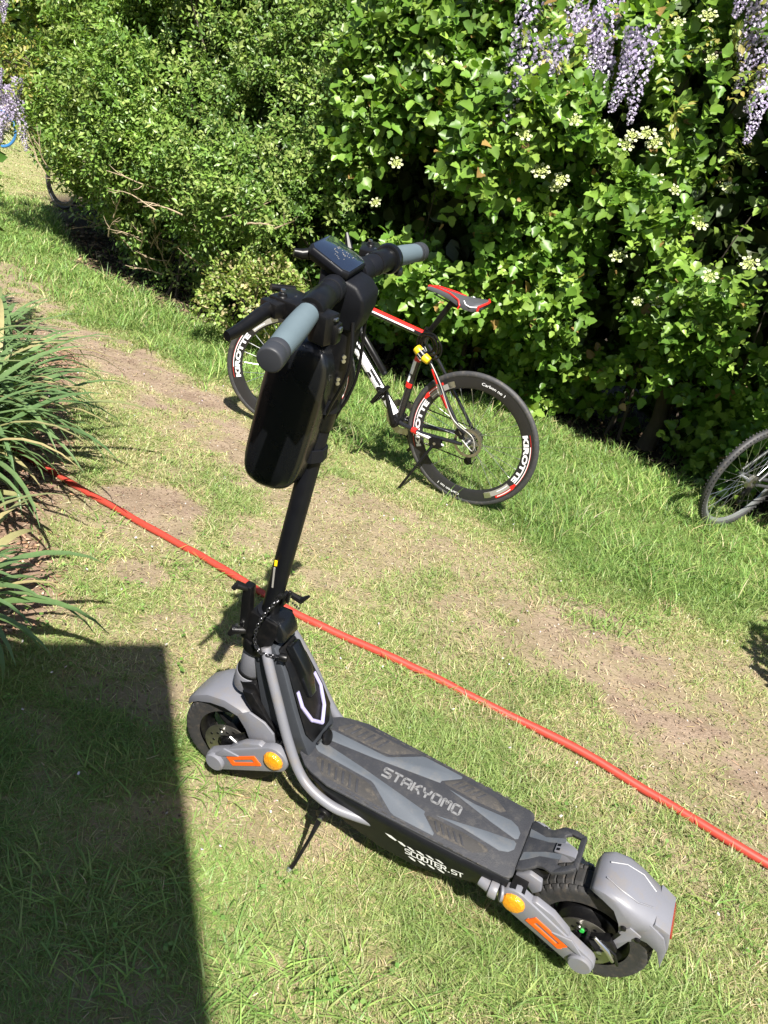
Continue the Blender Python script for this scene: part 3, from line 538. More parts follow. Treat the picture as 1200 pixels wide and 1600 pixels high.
# ------------------------------------------------------------------ wisteria
def raceme_mesh(seed, L_=.36):
    r = np.random.default_rng(seed); V, F, C = [], [], []; n = 200
    k = 0
    for i in range(n):
        t = i/n; rad = (.052*(1-t)**.6+.008)*r.uniform(.6, 1.1); an = i*2.4+r.uniform(-.4, .4); c = np.array([rad*np.cos(an), rad*np.sin(an), -L_*t+r.uniform(-.008, .008)]); o_ = np.array([np.cos(an), np.sin(an), -.2]); s_ = .0115*(1-.45*t)
        for j in range(2):
            nrm_ = norm(o_+r.normal(0, .5, 3)); a = norm(np.cross(nrm_, [0, 0, 1.])+1e-3); b2 = np.cross(nrm_, a); cc = c+o_*.004*j
            V += [cc+a*s_+nrm_*s_*.3, cc+b2*s_, cc-a*s_+nrm_*s_*.3, cc-b2*s_*.9]; F.append((k, k+1, k+2, k+3)); k += 4
            base = np.array([(.53, .47, .62), (.66, .62, .72), (.40, .34, .52)][r.integers(0, 3)]); C += [base]*4
    m0 = np.array(V); me = mesh_raw('flower_cluster', m0, np.concatenate(F), np.full(len(F), 4), M['petal'], np.array(C)); return me
rmesh = [raceme_mesh(i, l) for i, l in enumerate((.36, .28, .44))]
def wisteria(label, spots, leafc, seed, nleaf, size=1.):
    r = np.random.default_rng(seed); sp_ = np.array(spots); c = sp_.mean(0); org = Vector((c[0], c[1]+.5, 0)); root = empty('wisteria_vine', org); tag(root, label, 'climbing plant', 'wisteria vines hanging over the hedge')
    for i, p in enumerate(sp_):
        o = link('flower_cluster', rmesh[i % 3], root); o.location = Vector(p)-org; o.rotation_euler = (r.normal(0, .1), r.normal(0, .1), r.uniform(0, 6)); s_ = r.uniform(.75, 1.15)*size; o.scale = (s_, s_, s_)
    b = B()
    for j in range(7):
        a = sp_[r.integers(len(sp_))]+np.array([0, .3, .05]); d = sp_[r.integers(len(sp_))]+np.array([0, .35, .1]); m_ = (a+d)/2+r.normal(0, .15, 3)*np.array([1, .3, 1])
        b.tube([np.array(p)-np.array(org) for p in spline([a, m_, d, d+np.array([.1, .6, -.2])], 5)], .006, 5)
    b.build('stem', M['bark'], root, mirror=False)
    # pinnate leaves
    cs = np.array(leafc)[r.integers(0, len(leafc), nleaf)]; D = norm(r.normal(0, .6, (nleaf, 3))+np.array([0, -.5, -.35])); L_ = r.uniform(.12, .22, nleaf); S = norm(np.cross(D, r.normal(0, 1, (nleaf, 3)))); pos, dr = [], []
    for t in (.2, .35, .5, .65, .8, 1.):
        for sg in (-1, 1): pos.append(cs+D*(L_*t)[:, None]+np.array([0, 0, -.3])*(L_*t*t)[:, None]); dr.append(norm(D*.5+S*sg+np.array([0, 0, -.35])))
    pos = np.concatenate(pos); dr = np.concatenate(dr); n = len(pos); nn = norm(np.array([0, -.6, .7])+r.normal(0, .35, (n, 3))); nn = norm(nn-dr*np.sum(nn*dr, 1, keepdims=True))
    a = scatter('foliage', OV, OF, pos-np.array(org), np.cross(dr, nn)*.8, dr, nn, r.uniform(.035, .055, n)*size, palette(n, [(.24, .27, .05), (.17, .23, .045), (.32, .28, .08), (.11, .19, .035)], [.3, .3, .15, .25]), M['leaf'], root); a['kind'] = 'stuff'
WR = [(-.04, 2.35), (-.01, 2.42), (-.06, 2.3), (.17, 2.3), (.22, 2.36), (.3, 2.28), (.37, 2.24), (.16, 2.16), (.3, 2.44), (.37, 2.36), (.51, 2.28), (.6, 2.3), (.57, 2.22), (.42, 2.14), (.34, 2.5), (1.15, 2.42), (1.2, 2.52), (1.29, 2.44), (1.25, 2.3), (1.35, 2.26), (1.12, 2.66), (1.08, 2.58), (1.02, 2.64), (1.22, 2.62), (.14, 2.45), (.29, 2.4), (1.4, 2.5), (1.32, 2.1), (1.45, 2.2), (.05, 2.12), (.12, 2.06)]
def on_hedge(x, z, d): return tuple(surf(np.array([u_at(x)]), np.array([z]), np.array([d]))[0])
WR = [(x+.15, z+(.16 if x > 1 else .12)) for x, z in WR]; Pw = [on_hedge(x, z, -.24) for x, z in WR]
rj = np.random.default_rng(9); lf = [np.array(on_hedge(x+rj.normal(0, .22), z+rj.normal(0.03, .14), rj.uniform(-.18, .1))) for x, z in WR for _ in range(3) if z < 3]
wisteria('wisteria with hanging lilac flower clusters over the top right of the hedge', Pw, lf, 31, 260)
# left vine trails at the end of the hedge, nearer than the far lawn
def ray_pt(px, py, Y):
    d = fw+cr*((px-600)/FPX)-cu*((py-800)/FPX); return Vector((0, 0, CAM_H))+d*(Y/d.y)
WL = [(-4.12, 7.4, 1.34), (-4.02, 7.45, 1.22), (-3.96, 7.45, 1.12), (-4.06, 7.4, 1.05), (-4.0, 7.5, 1.3), (-4.2, 7.4, 2.02), (-4.1, 7.4, 1.93), (-4.28, 7.5, 1.45), (-4.3, 7.4, 1.3), (-4.2, 7.5, 1.24), (-4.1, 7.5, 1.22), (-4.05, 7.5, 1.2), (-4.2, 7.6, 1.12), (-3.85, 7.6, 2.2), (-4.4, 7.5, 1.95), (-4.15, 7.4, 1.08), (-4.45, 7.6, 1.6), (-4.55, 7.5, 1.5), (-4.0, 7.6, 2.15), (-4.5, 7.5, 2.1)]
lfL = [np.array(p)+rj.normal(0, .2, 3)*np.array([1, .6, 1.1])+np.array([.02, 0, .12]) for p in WL for _ in range(4)]
WL = [(x+.02, y-.4, z+.05) for x, y, z in WL]
wisteria('wisteria with pale lilac clusters and yellowish leaves trailing at the far left of the hedge', WL[:14], lfL, 32, 420, .92)

# ------------------------------------------------------------------ electric scooter (x back, y to the camera side, z up)
WB = .859; STEER = R(7.1)
def steer(v, x0=None):
    x, y, z = v; xa = .135-(1.2-z)*.129 if x0 is None else x0
    c, s = math.cos(STEER), math.sin(STEER); return (xa+(x-xa)*c+y*s, -(x-xa)*s+y*c, z)
SM = vehicle_matrix(-.1866, 1.465, R(-18.31), R(10.97), .004)
scoot = empty('electric_scooter', mat=SM); tag(scoot, 'grey and black electric scooter leaning on its kickstand in the foreground', 'scooter')
def arc(cx, cz, r, a0, a1, n): return [(cx+r*math.cos(a), cz+r*math.sin(a)) for a in np.linspace(a0, a1, n)]
def capsule(p, r1, q, r2, n=10):
    p, q = Vector(p), Vector(q); a = math.atan2(q.y-p.y, q.x-p.x); return arc(p.x, p.y, r1, a+math.pi/2, a+1.5*math.pi, n)+arc(q.x, q.y, r2, a-math.pi/2, a+math.pi/2, n)
def scooter_wheel(hx, xf, disc_side):
    Rt, hw, nu, nv = .1275, .034, 252, 22; V = []; F = []
    for i in range(nu):
        th = 2*math.pi*i/nu
        for j in range(nv):
            v = -1+2*j/(nv-1); y = hw*math.sin(v*1.75)/math.sin(1.2) if abs(v) < .7 else hw*math.copysign(1.0-(abs(v)-.7)*.22, v)
            rad = Rt-.030*abs(v)**3.2-.012*max(0, abs(v)-.7)*3
            ph = (i*42/nu) % 1; row = abs(v)
            g = 0
            if row < .76:
                pz_ = (ph+(.5 if row > .33 else 0)+.22*(row*3 % 1)) % 1
                if pz_ < .17 or abs(row-.33) < .05 or row < .03: g = .0042
            elif row < .9 and ph < .3: g = .002
            V.append((hx+(rad-g)*math.cos(th), y, .127+(rad-g)*math.sin(th)))
    F = [(i*nv+j, i*nv+j+1, ((i+1) % nu)*nv+j+1, ((i+1) % nu)*nv+j) for i in range(nu) for j in range(nv-1)]
    rim = B().lathe([(.089, -.026), (.092, -.022), (.084, -.018), (.080, -.010), (.080, .010), (.084, .018), (.092, .022), (.089, .026), (.083, .024), (.074, .012), (.072, -.012), (.083, -.024)], (hx, 0, .127), (0, 1, 0), 48, True)
    for i in range(6):
        a = i*math.pi/3+.3; d = Vector((math.cos(a), 0, math.sin(a))); rim.tube([Vector((hx, .004, .127))+d*.03, Vector((hx, .004, .127))+d*.055+Vector((0, .004, 0)), Vector((hx, 0, .127))+d*.078], [.012, .008, .011], 8, flat=.8)
    rim.lathe([(.02, -.05), (.034, -.045), (.036, .0), (.034, .04), (.022, .044), (.02, .055)], (hx, 0, .127), (0, 1, 0), 28)
    w_ = rim.build('wheel', M['black'], scoot, xf=xf)
    tb = B().add(V, F); tb.build('tyre', M['rubber'], w_, xf=xf, ang=30)
    d = B(); n = 40
    ring = [(r, a) for r in (.030, .058)for a in range(n)]
    ys = .047*disc_side
    d.lathe([(.030, 0), (.062, 0), (.062, .002), (.030, .002)], (hx, ys, .127), (0, 1, 0), 40, True)
    d.build('brake_disc', M['steel'], w_, xf=xf)
    b = B()
    for i in range(18):
        a = i*math.pi/9; rr = .040 if i % 2 else .049; b.disc((hx+rr*math.cos(a), ys+.0005*disc_side, .127+rr*math.sin(a)), (0, disc_side, 0), .0035, .0022, 8)
    for i in range(5): a = i*1.2566; b.disc((hx+.026*math.cos(a), ys, .127+.026*math.sin(a)), (0, disc_side, 0), .004, .004, 8)
    b.build('disc_holes', M['black'], w_, xf=xf)
    c = B().box((hx+.030, .058*disc_side, .168), (.045, .020, .030), Matrix.Rotation(R(-40), 3, 'Y')).box((hx+.012, .056*disc_side, .155), (.03, .016, .02)).tube([(hx+.02, .066*disc_side, .18), (hx+.055, .068*disc_side, .165), (hx+.07, .066*disc_side, .135)], .0035, 8)
    c.build('brake_caliper', M['black'], w_, xf=xf, bevel=.003)
    B().tube([(hx+.01, .07*disc_side, .185), (hx+.038, .073*disc_side, .172), (hx+.058, .070*disc_side, .145)], [.0035, .0055, .0035], 8).disc((hx+.03, .068*disc_side, .15), (0, disc_side, 0), .005, .004).disc((hx-.02, .052*disc_side, .165), (0, disc_side, 0), .0045, .004).disc((hx-.02, .05*disc_side, .11), (0, disc_side, 0), .006, .004).build('caliper_bolts', M['silver'], w_, xf=xf)
    return w_
fx = lambda v: steer(v, 0.)
scooter_wheel(0, fx, 1); rw_ = scooter_wheel(WB, None, 1)
B().lathe([(.045, -.03), (.062, -.022), (.066, 0), (.062, .022), (.045, .034), (.03, .04)], (WB, 0, .127), (0, 1, 0), 36).build('hub_motor', M['black'], rw_, bevel=.002)
B().disc((WB-.012, .045, .155), (0, 1, 0), .0052, .006, 10).build('valve_cap', M['green'], rw_)
# swing arms with cap, reflector and orange insert
def arm(hub, ref, sgn, xf, name='swing_arm'):
    y0, y1 = (.070*sgn, .090*sgn); hx, hz = hub; rx, rz = ref; d = Vector((rx-hx, rz-hz)); L_ = d.length; d /= L_; p = Vector((-d.y, d.x))
    if p.y < 0: p = -p
    poly = capsule(hub, .027, ref, .033)
    b = B().py(poly, y0, y1)
    pt = lambda s, t: (hx+d.x*s+p.x*t, hz+d.y*s+p.y*t)
    b.py([pt(L_*.25, .02), pt(L_*.35, .034), pt(L_*.62, .044), pt(L_*.86, .040), pt(L_*.95, .02)], y0*.99, y1-.004*sgn)
    b.py([pt(.0, .016), pt(.05, .036), pt(.085, .012)], y1-.002*sgn, y1+.004*sgn)
    a = b.build(name, M['grey'], scoot, bevel=.0035, seg=2, xf=xf)
    B().lathe([(.024, 0), (.024, .006), (.021, .009), (.0001, .0095)], (hx, y1, hz), (0, sgn, 0), 28).build('arm_cap', M['grey'], a, xf=xf)
    B().lathe([(.0235, 0), (.0235, .004), (.019, .009), (.009, .0115), (.0001, .012)], (rx, y1, rz), (0, sgn, 0), 14).build('side_reflector', M['amber'], a, xf=xf, ang=12)
    s0, s1, s2, s3 = L_*.24, L_*.27, L_*.75, L_*.72; yy = (y1, y1+.0022*sgn)
    o = B(); o.py([pt(s0, .011), pt(s3, .012), pt(s3+.001, .004), pt(s0+.003, .003)], *yy); o.py([pt(s1, -.013), pt(s2, -.014), pt(s2, -.006), pt(s1-.004, -.005)], *yy); o.py([pt(s0, .011), pt(s0+.012, .011), pt(s1+.011, -.013), pt(s1, -.013)], yy[0], yy[1]+.0002*sgn); o.py([pt(s3-.012, .012), pt(s3, .012), pt(s2, -.014), pt(s2-.012, -.014)], yy[0], yy[1]+.0002*sgn)
    o.build('orange_insert', M['orange'], a, xf=xf)
    return a
for sg in (1, -1):
    arm((0, .113), (.146, .218 if sg > 0 else .205), sg, None); arm((WB+.005, .121), (.707, .188), sg, None)
b = B()
for sg in (1, -1): b.tube([(.14, .05*sg, .235), (.14, .09*sg, .225)], .012, 10); b.box((.705, .07*sg, .205), (.03, .03, .03))
b.tube([(0, -.075, .122), (0, .075, .122)], .009, 10); b.tube([(WB, -.075, .124), (WB, .075, .124)], .009, 10); b.tube([(.70, -.085, .19), (.70, .085, .19)], .014, 12)
b.build('axles', M['black'], scoot)
# mudguards
def guard(name, hx, rows, xf, tail=None):
    """rows: (x, z, half width, side depth)"""
    rings = []
    for i, (x, z, hw, dp) in enumerate(rows):
        d = Vector((hx-x, .127-z)).normalized(); ring = []
        prof = [(-1, 1), (-1, .55), (-.97, .22), (-.82, .06), (-.45, -.015), (0, -.035), (.45, -.015), (.82, .06), (.97, .22), (1, .55), (1, 1)]
        for yy, t in prof: ring.append((x+d.x*dp*t, hw*yy, z+d.y*dp*t))
        inn = [(x+d.x*(dp*t+(.004 if t < .9 else 0)), (hw-.004)*yy, z+d.y*(dp*t+(.004 if t < .9 else 0))) for yy, t in prof[::-1]]
        rings.append(ring+inn)
    return B().loft(rings).build(name, M['grey'], scoot, xf=xf, ang=50)
def pol(hx, r, a): return (hx+r*math.cos(R(a)), .127+r*math.sin(R(a)))
fr = [(*pol(0, r_, a_), h_, d_) for a_, r_, h_, d_ in ((160, .134, .033, .006), (150, .139, .040, .012), (135, .143, .046, .020), (115, .147, .051, .026), (95, .150, .055, .026), (78, .152, .058, .026), (62, .153, .060, .034), (48, .154, .062, .058), (36, .154, .062, .076))]
guard('mudguard', 0, fr, None)
# front mudguard side webs reaching the arm
for sg in (1, -1):
    B().py([(.030, .262), (.055, .232), (.068, .205), (.078, .190), (.132, .232), (.125, .262), (.100, .282), (.06, .29)], .060*sg, .066*sg).build('mudguard_web', M['grey'], scoot, bevel=.002)
rr2 = [(.824, .268, .034, .006), (.830, .286, .045, .014), (.850, .296, .052, .022), (.880, .297, .057, .030), (.910, .290, .058, .052), (.936, .280, .055, .074), (.958, .271, .049, .06), (.974, .265, .043, .03)]
guard('mudguard', WB, rr2, None)
b = B().loft([[(.950, s*.046, .275) for s in (-1, 1)]+[(.945, s*.046, .25) for s in (1, -1)], [(.982, s*.042, .262) for s in (-1, 1)]+[(.972, s*.042, .245) for s in (1, -1)], [(.992, s*.044, .225) for s in (-1, 1)]+[(.984, s*.044, .222) for s in (1, -1)], [(1.000, s*.036, .165) for s in (-1, 1)]+[(.994, s*.036, .165) for s in (1, -1)]])
b.build('mudguard_tail', M['grey'], scoot, bevel=.002)
for sg in (1, -1):
    B().py([(.905, .245), (.945, .268), (.976, .250), (.990, .222), (.998, .165), (.978, .205), (.955, .215), (.925, .212)], .043*sg, .048*sg).build('mudguard_skirt', M['grey'], scoot, bevel=.002)
    B().py([(.872, .135), (.895, .165), (.905, .228), (.915, .245), (.940, .235), (.935, .215), (.925, .205), (.915, .165), (.885, .125)], .0535*sg, .0575*sg).build('mudguard_bracket', M['grey'], scoot, bevel=.0015)
    bb = B()
    for x, z in ((.905, .238), (.936, .226)): bb.lathe([(.0055, 0), (.0055, .004), (.003, .0055), (.0001, .006)], (x, .058*sg, z), (0, sg, 0), 12)
    bb.py([(.895, .190), (.902, .188), (.908, .215), (.901, .217)], .0576*sg, .0582*sg); bb.build('bracket_bolts', M['black'], scoot)
for s_ in (1, -1): B().tube([(.845, .018*s_, .2965), (.875, .030*s_, .2975), (.91, .032*s_, .2905), (.94, .018*s_, .280)], .0016, 6).build('mudguard_ridge', M['grey'], scoot)
B().loft([[(.9835, s*.033, .260) for s in (-1, 1)]+[(.978, s*.033, .259) for s in (1, -1)], [(.9915, s*.034, .242) for s in (-1, 1)]+[(.984, s*.034, .240) for s in (1, -1)]]).build('tail_reflector', M['redlens'], scoot, bevel=.001)
# frame tubes
for sg in (1, -1):
    p = spline([(.070, .040*sg, .470), (.088, .052*sg, .440), (.130, .068*sg, .362), (.168, .078*sg, .285), (.205, .086*sg, .225), (.245, .094*sg, .198), (.30, .096*sg, .184), (.345, .088*sg, .180), (.40, .074*sg, .178), (.46, .055*sg, .178)], 8)
    B().tube([(.635, .086*sg, .196), (.66, .0935*sg, .198)], .0125, 16).build('rear_tube', M['grey'], scoot)
    B().tube(p, [.0108]*len(p), 16).build('frame_tube', M['grey'], scoot)
    B().tube([(.655, .094*sg, .198), (.672, .094*sg, .199)], .0175, 16).tube([(.676, .094*sg, .199), (.682, .092*sg, .199)], .0165, 16).build('tube_clamp', M['grey'], scoot, bevel=.002)
# head sleeve, fork and neck
def ax(z, dy=0): return (.135-(1.2-z)*.129-.004, dy, z)
B().tube([ax(.300), ax(.345)], .036, 28).tube([ax(.350), ax(.43)], .031, 28).build('head_sleeve', M['grey'], scoot, bevel=.003)
B().tube([ax(.425), ax(.455)], .038, 28).tube([ax(.34), ax(.353)], .034, 28).build('head_bearing', M['black'], scoot, bevel=.002)
for sg in (1, -1): B().py([(.03, .33), (.055, .335), (.10, .28), (.152, .245), (.165, .20), (.135, .19), (.10, .235), (.07, .27), (.045, .30)], .040*sg, .054*sg).build('fork_leg', M['black'], scoot, bevel=.003)
B().py([(.01, .335), (.05, .345), (.085, .30), (.03, .295)], -.036, .036).build('fork_crown', M['black'], scoot, bevel=.003)
def nsec(x, z, hw, th, nx_=.857, nz_=.515, k=.75):
    return [(x, -hw, z), (x, hw, z), (x-nx_*th, hw*k, z-nz_*th), (x-nx_*th, -hw*k, z-nz_*th)]
B().loft([nsec(.086, .472, .034, .07), nsec(.118, .430, .042, .085), nsec(.160, .350, .055, .10), nsec(.190, .290, .060, .09), nsec(.212, .238, .056, .07)]).build('neck_body', M['neck'], scoot, bevel=.004)
nb = B().loft([nsec(.096, .468, .030, .012), nsec(.128, .430, .037, .012), nsec(.170, .352, .050, .012), nsec(.196, .298, .054, .012), nsec(.208, .262, .036, .012)]); nb.build('neck_cover', M['black'], scoot, bevel=.004)
dn = Vector((.857, 0, .515)); T0 = Vector((.101, 0, .470)); T1 = Vector((.199, 0, .296)); ed = (T1-T0)
def nk(s, y, h_=.0): return T0+ed*s+Vector((0, y, 0))+dn*h_
B().loft([[nk(0, -.018, .002), nk(0, .018, .002), nk(0, .014, .020), nk(0, -.014, .020)], [nk(.35, -.017, .002), nk(.35, .017, .002), nk(.35, .013, .026), nk(.35, -.013, .026)], [nk(.66, -.015, .002), nk(.66, .015, .002), nk(.66, .010, .012), nk(.66, -.010, .012)]]).build('neck_spine', M['gloss'], scoot, bevel=.003)
hexp = [(.50, .034), (.68, .038), (.90, .026), (1.04, 0), (.90, -.026), (.68, -.038), (.50, -.034)]
lb = B()
for a, c_ in zip(hexp[:-1], hexp[1:]): lb.tube([nk(a[0], a[1], .003), nk(c_[0], c_[1], .003)], .0042, 8)
lb.build('light_strip', M['light'], scoot)
B().lathe([(.017, 0), (.017, .004), (.013, .006), (.0001, .0065)], (.222, 0, .255), (.9, 0, .43), 24).build('charge_port_cap', M['black'], scoot)
mb = B()
for y in (.024, -.024): mb.box((.2165, y, .262), (.004, .012, .005), Matrix.Rotation(R(59), 3, 'Y'))
mb.box((.110, .006, .474), (.004, .014, .006), Matrix.Rotation(R(59), 3, 'Y')); mb.build('metal_tabs', M['silver'], scoot)
# deck
st_ = [(.190, .040, .20), (.225, .074, .185), (.270, .088, .150), (.330, .092, .122), (.420, .093, .106), (.500, .092, .106), (.575, .090, .128), (.630, .087, .150), (.684, .083, .198)]
rings = []
for x, hw, zb in st_:
    h_ = [(hw, .2345), (hw+.004, .226), (hw+.003, .214), (hw-.001, .205), (hw-.012, zb+.012), (hw-.022, zb)]; rings.append([(x, y, z) for y, z in h_]+[(x, -y, z) for y, z in h_[::-1]])
B().loft(rings).build('deck_body', M['matte'], scoot, bevel=.002)
mo = [(.186, .006), (.183, .040), (.190, .058), (.214, .078), (.235, .087), (.280, .0975), (.420, .0955), (.55, .091), (.672, .087), (.682, .084), (.687, .076), (.687, .058)]
mat_o = B().pz(mo+[(x, -y) for x, y in mo[::-1]], .235, .2415).build('grip_mat', M['mat'], scoot, bevel=.0025)
def inlay(poly, z1=.2428, m='inlay', name='mat_inlay', bev=.0006):
    for sg in (1, -1): B().pz([(x, sg*abs(y)*1. if not isinstance(y, str) else 0) for x, y in poly], .2405, z1).build(name, M[m], mat_o, bevel=bev)
inlay([(.207, .004), (.205, .018), (.213, .029), (.222, .034), (.353, .037), (.362, .041), (.420, .082), (.430, .085), (.517, .083), (.517, .077), (.482, .048), (.481, .041), (.455, .037), (.328, .018)])
inlay([(.504, .037), (.564, .0335), (.645, .040), (.662, .033), (.671, .021), (.671, .006), (.665, .002), (.610, .012)])
for poly in ([(.226, .050), (.238, .066), (.26, .082), (.405, .082), (.395, .074), (.358, .047), (.34, .042), (.23, .041)], [(.487, .050), (.521, .076), (.60, .073), (.628, .055), (.620, .046), (.565, .042), (.492, .045)]): inlay(poly, .2419, 'matrib', 'worn_panel', .0004)
for sg in (1, -1):
    for i in range(6):
        x = .238+i*.017; B().pz([(x, sg*.048), (x+.006, sg*.048), (x+.019, sg*(.074+.001*i)), (x+.013, sg*(.074+.001*i))], .2416, .2430).build('tread_bar', M['mat'], mat_o, bevel=.0005)
    for i in range(5):
        x = .505+i*.014; B().pz([(x, sg*.050), (x+.005, sg*.050), (x+.019, sg*.070), (x+.014, sg*.070)], .2416, .2430).build('tread_bar', M['mat'], mat_o, bevel=.0005)
    for i in range(16):
        x = .30+.021*i; B().pz([(x, sg*.0885), (x+.012, sg*.0885), (x+.012, sg*.0905), (x, sg*.0905)], .2412, .2424).build('edge_rib', M['matrib'], mat_o)
# letters on the mat, strokes built as raised bars (reads STAKYOMO)
GL = {'S': [[(1, 1), (.12, 1), (0, .85), (0, .62), (.12, .52), (.88, .48), (1, .38), (1, .15), (.88, 0), (0, 0)]], 'T': [[(0, 1), (1, 1)], [(.5, 1), (.5, 0)]], 'A': [[(0, 0), (0, .8), (.2, 1), (.85, 1), (1, .85), (1, 0)], [(0, .42), (.95, .42)]], 'K': [[(0, 1), (0, 0)], [(1, 1), (.75, .95), (.3, .5)], [(.3, .5), (.8, .3), (1, 0)]],
      'Y': [[(0, 1), (.12, .6), (.5, .45), (.88, .6), (1, 1)], [(.5, .45), (.5, 0)]], 'O': [[(.15, 1), (.85, 1), (1, .85), (1, .15), (.85, 0), (.15, 0), (0, .15), (0, .85), (.15, 1)]], 'M': [[(0, 0), (0, .9), (.15, 1), (.3, .95), (.5, .55), (.7, .95), (.85, 1), (1, .9), (1, 0)]]}
x0 = .3655; cw = .0168; gap_ = .0063
for i, ch in enumerate('STAKYOMO'):
    lb = B(); X0 = x0+i*(cw+gap_)
    for st in GL[ch]:
        P_ = [(X0+px*cw, .0105-pz_*.021) for px, pz_ in st]
        for a, c_ in zip(P_[:-1], P_[1:]):
            d = Vector((c_[0]-a[0], c_[1]-a[1])); n_ = Vector((-d.y, d.x)).normalized()*.0024; e_ = d.normalized()*.0012; A_, C_ = Vector(a)-e_, Vector(c_)+e_
            lb.pz([tuple(A_+n_), tuple(C_+n_), tuple(C_-n_), tuple(A_-n_)], .2412, .2428+.00003*(i % 2))
    lb.build('letter', M['lett'], mat_o)
# writing on the near side panel
def sidep(x, z): return Vector((x, np.interp(x, [s[0] for s in st_], [s[1] for s in st_])+.003-.013*(.205-z)/(.205-np.interp(x, [s[0] for s in st_], [s[2] for s in st_])-.012)*.92+.0005, z))
def side_flat(name, polys):
    b = B()
    for p in polys: b.add([sidep(x, z) for x, z in p], [list(range(len(p)))])
    b.build(name, M['white'], scoot)
GL['C'] = [[(1, 1), (.12, 1), (0, .85), (0, .15), (.12, 0), (1, 0)]]; GL['E'] = [[(1, 1), (0, 1), (0, 0), (1, 0)], [(0, .5), (.9, .5)]]; GL['R'] = [[(0, 0), (0, 1), (.85, 1), (1, .85), (1, .6), (.85, .48), (0, .48)], [(.5, .48), (1, 0)]]; GL['.'] = [[(.3, 0), (.6, 0)]]
u0 = Vector((.476, .1555)); u1 = Vector((.124, .014)); u2 = Vector((-.003, .0165)); pos_ = 0.
for ch in 'SCOOTER.ST':
    lb = B(); wd_ = .05 if ch == '.' else .078
    for st in GL[ch]:
        Q = [u0+u1*(pos_+wd_*p[0])+u2*p[1] for p in st]
        for a, c_ in zip(Q[:-1], Q[1:]):
            d = (c_-a).normalized(); n_ = Vector((-d.y, d.x))*.00155; e_ = d*.0013; lb.add([sidep(q.x, q.y) for q in (a-e_+n_, c_+e_+n_, c_+e_-n_, a-e_-n_)], [(0, 1, 2, 3)])
    lb.build('side_letter', M['white'], scoot); pos_ += wd_+.028
def shard(x, z, l, h_=.0055): return [(x, z+h_*.9), (x+l*.5, z+h_*1.1), (x+l, z+.3*h_), (x+l*.9, z-h_*.3), (x+l*.4, z)]
side_flat('side_shards', [shard(.424, .183, .028, .008), shard(.453, .1795, .020, .007)]+[shard(.474+i*.021, .1790+i*.0030, .019, .0055) for i in range(4)]+[shard(.482+i*.021, .1435+i*.003, .019, .006) for i in range(4)])
# rear footrest with carry handle
def fp(x, y, t): return (x-t*.51, y, .240+(x-.686)*.6+t*.86)
def slab(b, poly, t0=-.004, t1=.004): return b.prism(poly, t0, t1, fp)
op = [(.688, .061), (.700, .060), (.722, .046), (.732, .047), (.748, .0575)]
fo = slab(B(), op+[(.765, .050), (.765, .040), (.754, .036), (.754, -.036), (.765, -.040), (.765, -.050)]+[(x, -y) for x, y in op[::-1]]); 
for sg in (1, -1): slab(fo, [(.748, .0575*sg), (.770, .052*sg), (.788, .040*sg), (.783, .031*sg), (.764, .040*sg), (.757, .046*sg)], -.0045, .0045)
slab(fo, [(.781, .036), (.790, .040), (.7905, -.040), (.781, -.036)], -.0042, .0042)
fo_ = fo.build('footrest', M['mat'], scoot, bevel=.002)
for sg in (1, -1): slab(B(), [(.690, .040*sg), (.703, .034*sg), (.722, .0235*sg), (.758, .026*sg), (.758, .013*sg), (.730, .0125*sg), (.692, .020*sg)], .0035, .0055).build('footrest_inlay', M['inlay'], fo_)
slab(B(), [(.745, .011), (.755, .013), (.783, .020), (.784, .002), (.766, -.012), (.746, -.011)], .004, .009).build('footrest_latch', M['grey'], fo_, bevel=.001)
for sg in (1, -1): slab(B(), [(.748, .005*sg+.003), (.754, .005*sg+.003), (.754, .005*sg-.003), (.748, .005*sg-.003)], .009, .0096).build('latch_hole', M['black'], fo_)
B().py([(.70, .235), (.745, .255), (.75, .235), (.735, .20), (.71, .19)], -.04, .04).build('footrest_bracket', M['black'], scoot, bevel=.003)
for sg in (1, -1): B().py([(.69, .215), (.715, .238), (.742, .232), (.748, .205), (.735, .185), (.72, .20)], .040*sg, .052*sg).build('rear_bracket', M['grey'], scoot, bevel=.003)
# kickstand
ks = B().tube([(.285, .082, .150), (.285, .106, .150)], .016, 18)
ks.loft([[(.293, .112, .160), (.279, .112, .160), (.279, .104, .156), (.293, .104, .156)], [(.283, .140, .105), (.275, .140, .105), (.275, .133, .101), (.283, .133, .101)], [(.273, .168, .052), (.265, .168, .052), (.265, .161, .049), (.273, .161, .049)], [(.270, .181, .036), (.258, .181, .036), (.258, .173, .033), (.270, .173, .033)]]).build('kickstand', M['black'], scoot, bevel=.003)
B().lathe([(.006, 0), (.006, .004), (.0001, .005)], (.286, .113, .150), (0, 1, 0), 12).lathe([(.009, 0), (.009, .008), (.0001, .009)], (.264, .175, .034), (-.2, .7, -.6), 12).build('kickstand_bolt', M['silver'], scoot)
